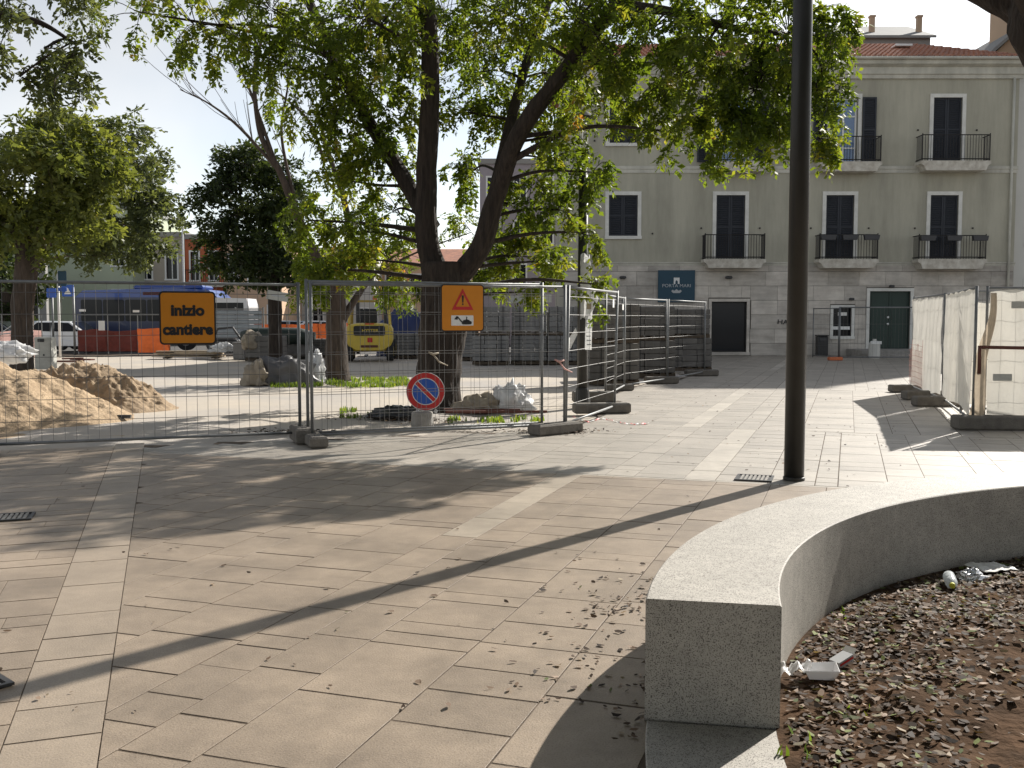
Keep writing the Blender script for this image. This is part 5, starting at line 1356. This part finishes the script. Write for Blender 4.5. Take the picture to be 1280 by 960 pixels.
cl = [C(175, 15, 16.5, (.9, .9, .5), .4), C(245, 30, 16.8, (1.1, 1.1, .7), .7), C(300, 60, 17.2, (1.0, 1.0, .5), .3), C(340, 10, 16.5, 1.1, 1.2), C(395, 60, 17.5, 1.2, 1.6), C(385, 140, 18, .7, .3),
      C(455, 20, 16.3, 1.2, 1.6), C(470, 100, 18.3, 1.2, 1.6), C(560, 30, 18.5, 1.3, 1.7), C(600, 90, 19, 1.2, 1.4), C(640, 20, 17, 1.2, 1.5), C(690, 90, 18.5, 1.1, 1.3),
      C(720, 20, 16, 1.3, 1.7), C(760, 75, 16.3, 1.1, 1.2), C(810, 40, 15.8, 1.3, 1.4), C(850, 95, 15.7, 1.0, 1.3), C(900, 60, 15.4, 1.2, 1.4), C(945, 110, 15.2, (.8, .8, .7), 1.2), C(985, 40, 15.2, (.9, .9, .8), 1.2),
      C(1030, 50, 15.3, (.5, .7, .6), .7), C(1028, 130, 15.4, (.42, .6, .6), .6), C(905, 160, 15.2, (.55, .6, .5), .65), C(960, 170, 15.1, (.5, .5, .35), .55), C(1025, 180, 15.3, (.3, .5, .3), .28), C(850, 165, 15.5, (.3, .4, .5), .3),
      C(800, 150, 16.4, (.5, .6, .3), .18), C(712, 165, 17, (.6, .8, .5), .5), C(740, 215, 17.2, (.45, .6, .4), .4), C(690, 200, 18.3, (.6, .8, .6), .7), C(590, 215, 19, (.6, .9, .5), .5),
      C(660, 255, 18.5, (.7, .9, .6), .9), C(700, 262, 17.8, (.4, .6, .4), .4), C(650, 320, 18.7, (.6, .8, .5), .8), C(690, 325, 18.2, (.4, .5, .35), .35), C(745, 290, 17.3, (.15, .2, .4), .1), C(655, 365, 18.2, (.5, .5, .15), .12), C(745, 355, 17.2, (.12, .2, .35), .1),
      C(430, 120, 17.6, (1.0, 1.0, .8), 1.0), C(470, 190, 18.4, (.9, .9, .7), 1.0), C(430, 225, 18.2, (.7, .9, .6), .7), C(490, 265, 18.6, (.8, .9, .6), .7), C(430, 290, 17.8, (.7, .8, .5), .6), C(400, 335, 17.4, (.5, .7, .35), .55), C(470, 325, 18.4, (.7, .8, .5), .65), C(505, 350, 18.9, (.5, .7, .4), .6), C(385, 275, 18.2, (.4, .6, .5), .4), C(585, 140, 18.8, (.8, .9, .6), .7), C(610, 345, 18.9, (.5, .6, .3), .4),
      # above the picture
      C(420, -60, 17, 1.3, .6), C(560, -80, 17.5, 1.4, .6), C(690, -70, 16.8, 1.3, .6), C(820, -60, 16, 1.3, .6), C(930, -30, 15.5, 1.1, .6), C(480, -150, 17, 1.3, .4), C(640, -170, 17.2, 1.4, .4), C(770, -150, 16.4, 1.3, .4), C(300, -60, 17, 1.2, .4)]
tree('broad_tree', 'big leafy tree with three thick stems forking behind the warning sign', TB, stems, cl, 'leaf', size=.255, per=180, seed=3, droop=.6, trunk_n=44)
# the smaller tree behind it, thin and half bare
T2 = G(421, 474); Y2 = T2.y
S2 = lambda px, py, d=0: PY(px, py, Y2 + d)
tree('sparse_tree', 'slimmer half bare tree with reddish twigs left of the forklift', T2, [([T2 + Vector((0, 0, -.1)), S2(420, 430), S2(420, 390), S2(418, 350)], .30, .24), ([S2(420, 372), S2(395, 320), S2(372, 270), S2(350, 215), S2(325, 165), S2(318, 90), S2(330, 40)], .14, .03), ([S2(425, 375), S2(440, 320, .5), S2(430, 250, .8), S2(410, 190, 1), S2(395, 130, 1.2)], .13, .04), ([S2(428, 400), S2(450, 365, .3), S2(470, 340, .6)], .12, .06)],
     [C(360, 255, Y2, (.5, .6, .7), .25), C(385, 310, Y2, (.7, .7, .6), .4), C(430, 330, Y2 + .5, (1.0, 1.0, .7), .9), C(460, 300, Y2 + .6, (1.0, 1, .8), .8), C(415, 240, Y2 + .9, (.9, .9, .8), .5), C(330, 130, Y2, (.6, .6, .6), .12), C(400, 370, Y2, (.6, .6, .25), .3), C(520, 310, Y2 + 1, (1.0, 1, .9), .8), C(590, 290, Y2 + 1, (1.0, 1, .9), .7)],
     'leaf', size=.30, per=120, bark='bark_light', seed=9, bare=[([S2(350, 215), S2(300, 160), S2(262, 130), S2(225, 112)], .05), ([S2(345, 205), S2(315, 120), S2(290, 60), S2(270, 20)], .05), ([S2(372, 265), S2(352, 170), S2(360, 100), S2(350, 40)], .05), ([S2(405, 200, 1), S2(385, 150, 1), S2(340, 110, 1), S2(290, 70, 1)], .05), ([S2(330, 170), S2(318, 120), S2(322, 60), S2(300, 10)], .045)])
# dark round tree
Y3 = 34.5; T3 = PY(344, 452, Y3); T3.z = 0
S3 = lambda px, py, d=0: PY(px, py, Y3 + d)
rr3 = random.Random(4)
cl3 = []
for k in range(30):
    a = rr3.uniform(0, 6.283); v = rr3.uniform(-1, 1); r_ = .72 * rr3.uniform(.55, 1)
    px = 318 + 78 * r_ * math.cos(a) * math.sqrt(1 - v * v) * 1.15; py = 268 - 92 * v * .85
    cl3.append((PY(px, py, Y3 + 1.9 * r_ * math.sin(a) * math.sqrt(1 - v * v)), (.8, .8, .55), 1.0))
cl3 += [C(250, 250, Y3, (.6, .6, .35), .5), C(262, 300, Y3, (.7, .6, .3), .5), C(290, 325, Y3, (.6, .6, .25), .45), C(385, 330, Y3, (.5, .5, .3), .4), C(365, 350, Y3, (.5, .5, .3), .4)]
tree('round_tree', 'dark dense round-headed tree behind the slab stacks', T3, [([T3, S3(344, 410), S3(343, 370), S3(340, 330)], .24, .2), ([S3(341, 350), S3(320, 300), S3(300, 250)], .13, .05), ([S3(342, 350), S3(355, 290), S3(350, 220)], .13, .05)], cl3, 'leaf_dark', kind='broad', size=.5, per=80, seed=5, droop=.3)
# left-hand trees
def bushy(name, label, bpx, bY, cx, cy, rx, ry, n, leaf, seed, dens=1.0, size=.5, extra=(), bark='bark_light', st=None):
    B_ = PY(bpx, 450, bY); B_.z = 0; q = random.Random(seed); c_ = []
    for k in range(n):
        a = q.uniform(0, 6.283); v = q.uniform(-1, 1); r_ = q.uniform(.45, 1) ** .7
        c_.append((PY(cx + rx * r_ * math.cos(a) * math.sqrt(1 - v * v), cy - ry * v * r_, bY + rx / 1250 * bY * r_ * math.sin(a) * math.sqrt(1 - v * v) * .8), (1.0, 1.0, .62), dens))
    c_ += list(extra); Sx = lambda px, py, d=0: PY(px, py, bY + d)
    stm = st(Sx, B_) if st else [([B_, Sx(bpx, 380), Sx(bpx + 4, 330), Sx(bpx + 6, 300)], .30, .24), ([Sx(bpx + 5, 320), Sx(bpx + 30, 270), Sx(bpx + 70, 220)], .15, .05), ([Sx(bpx + 5, 320), Sx(bpx - 20, 260), Sx(bpx - 40, 200)], .16, .05), ([Sx(bpx + 5, 310), Sx(bpx + 20, 250, 1), Sx(bpx + 25, 190, 1)], .14, .05)]
    return tree(name, label, B_, stm, c_, leaf, kind='broad', size=size, per=72, bark=bark, seed=seed, droop=.6)
bushy('street_tree', 'dark green street tree beyond the cars at the far left', 8, 56, 5, 345, 75, 48, 26, 'leaf_dark', 27, 1.0, .7)
bushy('leaning_tree', 'olive green tree with leaning trunk behind the galvanised pole', 27, 29, 50, 215, 95, 80, 34, 'leaf_olive', 21, 1.0, .5, [C(20, 300, 28.5, (.8, .7, .5), .5), C(95, 265, 28.5, (1, .8, .6), .8)])
bushy('far_tree', 'grey green tree with a wide crown in front of the green house', 30, 39, 135, 235, 80, 92, 32, 'leaf_grey', 23, 1.1, .55, [C(190, 270, 39, (1.1, 1, .7), 1.0), C(170, 305, 39, (1.0, 1, .5), .8), C(135, 320, 39, (.9, .9, .5), .6)], st=lambda Sx, B_: [([B_, Sx(32, 400), Sx(38, 350), Sx(48, 310)], .3, .22), ([Sx(45, 318), Sx(85, 280), Sx(130, 255), Sx(175, 215)], .17, .06), ([Sx(46, 315), Sx(60, 250), Sx(110, 190)], .15, .05)])
# overhanging tree on the left, its trunk beyond the picture
B5 = Vector((-9.2, 10.8, 0))
tree('overhanging_tree', 'tree whose thin leafy branches hang in at the upper left sky', B5, [([B5, B5 + Vector((0, 0, 2)), B5 + Vector((.3, .1, 4.0)), B5 + Vector((.9, .2, 6.2))], .24, .12), ([B5 + Vector((.3, .1, 4.0)), PY(-160, 60, 11), PY(-40, 20, 11), PY(40, 25, 11.2), PY(95, 55, 11.3)], .09, .015), ([B5 + Vector((.5, .1, 5.0)), PY(-80, -40, 11.6), PY(30, -30, 11.8), PY(120, 5, 12)], .08, .015)],
     [C(15, 30, 11, (.45, .5, .35), .3), C(55, 60, 11.2, (.4, .5, .35), .3), C(90, 70, 11.4, (.3, .4, .25), .2), C(25, 95, 11.2, (.35, .4, .25), .22), C(75, 95, 11.3, (.25, .3, .2), .14), C(100, 10, 12, (.4, .4, .25), .22), C(50, -10, 11.8, (.5, .5, .3), .3), C(-60, 0, 11, (.9, .9, .7), .8), C(-120, 100, 11, (.8, .8, .7), .8), C(-150, -80, 11, (1.2, 1.2, .9), 1.2)], 'leaf_grey', size=.2, per=150, seed=31, droop=.8, bark='bark')
# the planter's own tree: only a limb reaches into the picture
B6 = PC + Vector((.5, .3, 0))
tree('planter_tree', 'thick-limbed tree growing in the planter, its dark limb crossing the corner', B6, [([B6 + Vector((0, 0, -.1)), B6 + Vector((-.05, 0, .9)), B6 + Vector((-.2, .1, 1.8)), B6 + Vector((-.4, .25, 2.5))], .36, .30), ([B6 + Vector((-.3, .2, 2.1)), PY(1420, 70, 4.2), PY(1310, -5, 4.6), PY(1215, -52, 4.9), PY(1100, -120, 5.3), PY(980, -240, 5.8)], .24, .10), ([B6 + Vector((-.35, .22, 2.4)), B6 + Vector((.2, .5, 3.6)), B6 + Vector((.8, .9, 5.0))], .22, .1)],
     [(B6 + Vector((.4, .6, 6.0)), (1.6, 1.6, .9), 1.2), (B6 + Vector((1.8, -.6, 5.6)), (1.5, 1.5, .9), 1.2), (B6 + Vector((-1.0, -1.6, 6.0)), (1.5, 1.5, .8), 1.0), (B6 + Vector((-2.4, .4, 6.2)), (1.3, 1.3, .7), .8), (B6 + Vector((1.4, 1.4, 6.8)), (1.5, 1.5, .8), 1.0)] + [(Vector((x_, y_, 5.6 + .35 * ((x_ * 3 + y_ * 5) % 4))), (1.5, 1.5, .8), 4.5) for x_ in (-4.5, -2.6, -.8, 1, 2.8, 4.6, 6.4) for y_ in (-5.5, -3.6, -1.8, 0, 1.7, 3.2)] + [(Vector(p_), (1.5, 1.5, .8), 4.5) for p_ in ((6.2, 7.2, 6), (8, 8, 6.4), (6.8, 6, 5.8), (8.4, 6.4, 6), (9.5, 7.5, 6), (6.6, 4.6, 6))], 'leaf', kind='broad', size=.55, per=80, seed=41, trunk_n=44)  # most clumps are an unseen wide canopy, added to dim the foreground

# unseen trees added behind the viewpoint to hold back sky light
for bx, by, sd, lb in ((-6.5, -5.5, 51, 'unseen leafy tree added for shade, behind the viewpoint on the left'), (1.0, -9.5, 52, 'unseen leafy tree added for shade, straight behind the viewpoint'), (9.5, -5.0, 53, 'unseen leafy tree added for shade, behind the viewpoint on the right')):
    B7 = Vector((bx, by, 0)); q7 = random.Random(sd)
    tree('added_shade_tree', lb, B7, [([B7, B7 + Vector((.1, 0, 1.5)), B7 + Vector((0, .2, 3.2)), B7 + Vector((.2, .1, 5.5))], .3, .14)],
         [(B7 + Vector((q7.uniform(-3, 3), q7.uniform(-3, 3), q7.uniform(2.6, 7.5))), (1.4, 1.4, 1.0), 2.0) for k_ in range(34)], 'leaf', kind='broad', size=.6, per=80, seed=sd)

# ================================================================== LOW GREEN, LITTER
def blades(name, label, pts, hgt, leaf, seed, w=.012, cat='grass'):
    r = np.random.default_rng(seed); V = []; F = []; T = []
    for (x, y) in pts:
        a = r.uniform(0, 6.283); h = hgt * r.uniform(.4, 1.2); ww = w * r.uniform(.7, 1.5); ln = r.uniform(.1, .7) * h
        dx, dy = math.cos(a), math.sin(a); b = len(V)
        V += [(x - dy * ww, y + dx * ww, -.03), (x + dy * ww, y - dx * ww, -.03), (x + dx * ln * .5 + dy * ww * .8, y + dy * ln * .5 - dx * ww * .8, h * .65), (x + dx * ln, y + dy * ln, h)]
        F.append((b, b + 1, b + 2, b + 3)); T.append(np.clip(r.normal(.5, .25), 0, 1))
    o = link(name, fast_mesh(name, V, F, T), leaf); o['kind'] = 'stuff'; return tag(o, label, cat)
def scatter(px0, px1, py0, py1, n, seed):
    q = random.Random(seed); out = []
    for k in range(n):
        px = q.uniform(px0, px1); py = q.uniform(py0, py1); p = G(px, py)
        if fbm(p.x * 2.2, p.y * 1.1, seed) > .02: out.append((p.x, p.y))
    return out
blades('grass_strip', 'bright green weeds growing round the slim tree', scatter(338, 512, 473, 483, 5200, 1), .085, 'grass_blade', 1)
blades('weeds', 'low green weeds along the foot of the sign fence', scatter(425, 520, 511, 521, 700, 2) + scatter(560, 680, 522, 527, 420, 3), .055, 'grass_blade', 2, .014, 'weeds')
def leaves(name, label, pts, zf, size, seed, leaf='litter', bias=.5):
    r = np.random.default_rng(seed); V = []; F = []; T = []
    for (x, y) in pts:
        a = r.uniform(0, 6.283); L = size * r.uniform(.55, 1.4); w = L * r.uniform(.16, .30); dx, dy = math.cos(a), math.sin(a); z = zf(x, y) + .004; b = len(V)
        c1, c2 = r.uniform(.0, .35) * L, r.uniform(-.05, .3) * L; tl = r.uniform(0, .35) * L
        e1, e2 = z + tl, z + r.uniform(0, .12) * L
        def lp_(u, v, zz): return (x + dx * u * L - dy * v * w, y + dy * u * L + dx * v * w, zz)
        V += [lp_(-.5, 0, z + c1), lp_(-.2, 1, .7 * e1 + .3 * (z + c1)), lp_(.22, .8, .7 * e1 + .3 * (z + max(0, c2))), lp_(.5, .1, z + max(0, c2)), lp_(.22, -.8, e2), lp_(-.2, -1, e2)]
        F.append(tuple(range(b, b + 6))); T.append(np.clip(r.beta(1.1, 1.25) + bias - .5, 0, 1))
    o = link(name, fast_mesh(name, V, F, T), leaf); o['kind'] = 'stuff'; return tag(o, label, 'leaves')
q = random.Random(77); pl = []
for k in range(70000):
    r_ = PR_IN * math.sqrt(q.random()); a = q.uniform(0, 6.283); x, y = PC.x + r_ * math.cos(a), PC.y + r_ * math.sin(a)
    if y < 2.2 or x > 6.2: continue
    edge_d = PR_IN - r_
    dn = .10 + 1.0 * math.exp(-((edge_d - .15) / .95) ** 2) + .55 * fbm(x * 1.5, y * 1.5, 9) - .6 * max(0, min(1, 1.6 * (4.5 - y) * (x - 1.2)))
    if edge_d > .03 and q.random() < dn * .8: pl.append((x, y))
leaves('leaf_litter', 'dry leaves strewn over the planter soil', pl, soil_z, .037, 3, bias=.55)
pv = []
def spot(px0, px1, py0, py1, n):
    for k in range(n):
        p = G(q.uniform(px0, px1), q.uniform(py0, py1))
        if (p - PC).length > PR_OUT + .02: pv.append((p.x, p.y))
spot(0, 1280, 545, 900, 130); spot(700, 810, 690, 830, 45); spot(610, 770, 760, 880, 40); spot(830, 1270, 470, 590, 150); spot(740, 820, 720, 770, 50); spot(700, 1130, 460, 540, 90)
for k in range(70):   # drift against the bench's outer foot
    a = R(q.uniform(150, 172)); r_ = PR_OUT + abs(q.gauss(0, .08)) + .015; pv.append((PC.x + r_ * math.cos(a), PC.y + r_ * math.sin(a)))
leaves('fallen_leaves', 'scattered dry leaves and bits on the paving', pv, lambda x, y: .001, .036, 5, bias=.46)
fp = []
for (px, py, n, s_) in ((585, 536, 260, .18), (690, 540, 420, .25), (350, 541, 160, .2), (400, 542, 120, .16), (540, 528, 200, .3), (470, 523, 260, .35)):
    c_ = G(px, py)
    for k in range(n): fp.append((c_.x + q.gauss(0, s_ * 1.4), c_.y + q.gauss(0, s_ * .6)))
leaves('leaf_drifts', 'small drifts of brown leaves along the foot of the fence', fp, lambda x, y: abs(q.gauss(0, .015)), .05, 6, bias=.3)
blades('planter_sprouts', 'small green sprouts in the planter soil', [(p.x + q.gauss(0, .06), p.y + q.gauss(0, .05)) for (px, py, n) in ((1062, 765, 26), (1010, 928, 14), (1085, 885, 16), (1170, 800, 20), (1235, 745, 24), (1055, 850, 14), (1262, 790, 18)) for p in [G(px, py, .05)] for k in range(n)], .055, 'grass_blade', 8, .008, 'sprouts')
# litter in the planter
p = G(1188, 728, .07)
t = thing('plastic_bottle', 'clear plastic bottle with yellow cap lying in the planter', 'bottle', (p.x, p.y, soil_z(p.x, p.y) + .04)); t.rotation_euler = (R(90), 0, R(160))
t.rotation_euler = (R(92), 0, R(-18))
m = MB(); m.lathe([(.026, -.0), (.033, .008), (.034, .05), (.031, .06), (.034, .07), (.034, .11), (.031, .115), (.034, .125), (.034, .15), (.022, .18), (.013, .192)], 18); m.build('body', 'bottle', t, smooth=True)
m = MB(); m.lathe([(.016, .190), (.016, .208), (.013, .21)], 14); m.build('cap', 'cap', t)
for o_ in t.children: o_.location.z = -.1
p = G(1213, 718, .07); lump('crumpled_foil', 'crumpled silvery foil wrapper near the plastic bottle', 'foil', (p.x, p.y, soil_z(p.x, p.y)), (.075, .05, .045), 'foil', 71, .6, 3.5, flat=.5, seg=14)
def sheet(name, label, px, py, w, d, rz, m_, amp, seed, cat, tilt=(0, 0)):
    p = G(px, py, .07); n = 12; V = []; F = []
    for j in range(n + 1):
        for i in range(n + 1):
            u, v = -w / 2 + w * i / n, -d / 2 + d * j / n
            V.append((u, v, .012 + abs(amp * fbm(u * 14 + seed, v * 14)) + tilt[0] * (u + w / 2) + tilt[1] * (v + d / 2)))
    for j in range(n):
        for i in range(n): k = j * (n + 1) + i; F.append((k, k + 1, k + n + 2, k + n + 1))
    o = link(name, fast_mesh(name, V, F), m_); o.location = (p.x, p.y, soil_z(p.x, p.y) + .01); o.rotation_euler = (0, 0, rz)
    md = o.modifiers.new('thickness', 'SOLIDIFY'); md.thickness = .002
    return tag(o, label, cat)
sheet('paper_sheet', 'flat sheet of white paper lying beyond the plastic bottle', 1238, 707, .24, .2, .3, 'paper', .02, 1, 'paper')
p = G(1025, 838, .07); zz = soil_z(p.x, p.y)
t = thing('foam_tray', 'torn white foam food tray lying near the bench end', 'tray', (p.x, p.y, zz + .012), R(-8))
m = MB(); m.add([(-.05, -.035, 0), (.055, -.035, 0), (.055, .04, 0), (-.05, .04, 0), (-.07, -.055, .04), (.075, -.055, .045), (.078, .062, .05), (-.07, .06, .038)], [(3, 2, 1, 0), (0, 1, 5, 4), (1, 2, 6, 5), (2, 3, 7, 6), (3, 0, 4, 7)])
o = m.build('tray', 'foam', t, fix=False); md = o.modifiers.new('thickness', 'SOLIDIFY'); md.thickness = .004
V = []; F = []; n = 12
for j in range(n + 1):
    for i in range(n + 1): u, v = i / n, j / n; V.append((-.17 + .13 * u, -.05 + .09 * v, .015 + .035 * u + .03 * abs(fbm(u * 4, v * 3, 5)) + .012 * math.sin(u * 14)))
for j in range(n):
    for i in range(n): k = j * (n + 1) + i; F.append((k, k + 1, k + n + 2, k + n + 1))
link('plastic_bag', fast_mesh('plastic_bag', V, F), 'plastic_white', t, smooth=True)
p = G(1052, 822, .07); t = thing('card_packet', 'opened grey card packet behind the foam tray', 'packet', (p.x, p.y, soil_z(p.x, p.y) + .01), .5)
m = MB(); m.box((0, 0, .02), (.09, .06, .03), ry=-.3); m.build('box', 'print_grey', t); m = MB(); m.box((.055, .01, .045), (.05, .062, .003), ry=-.9); m.build('flap', 'paper', t); m = MB(); m.box((.0, -.031, .022), (.085, .002, .01), ry=-.3); m.build('stripe', 'red', t)
p = G(1030, 838, .07)
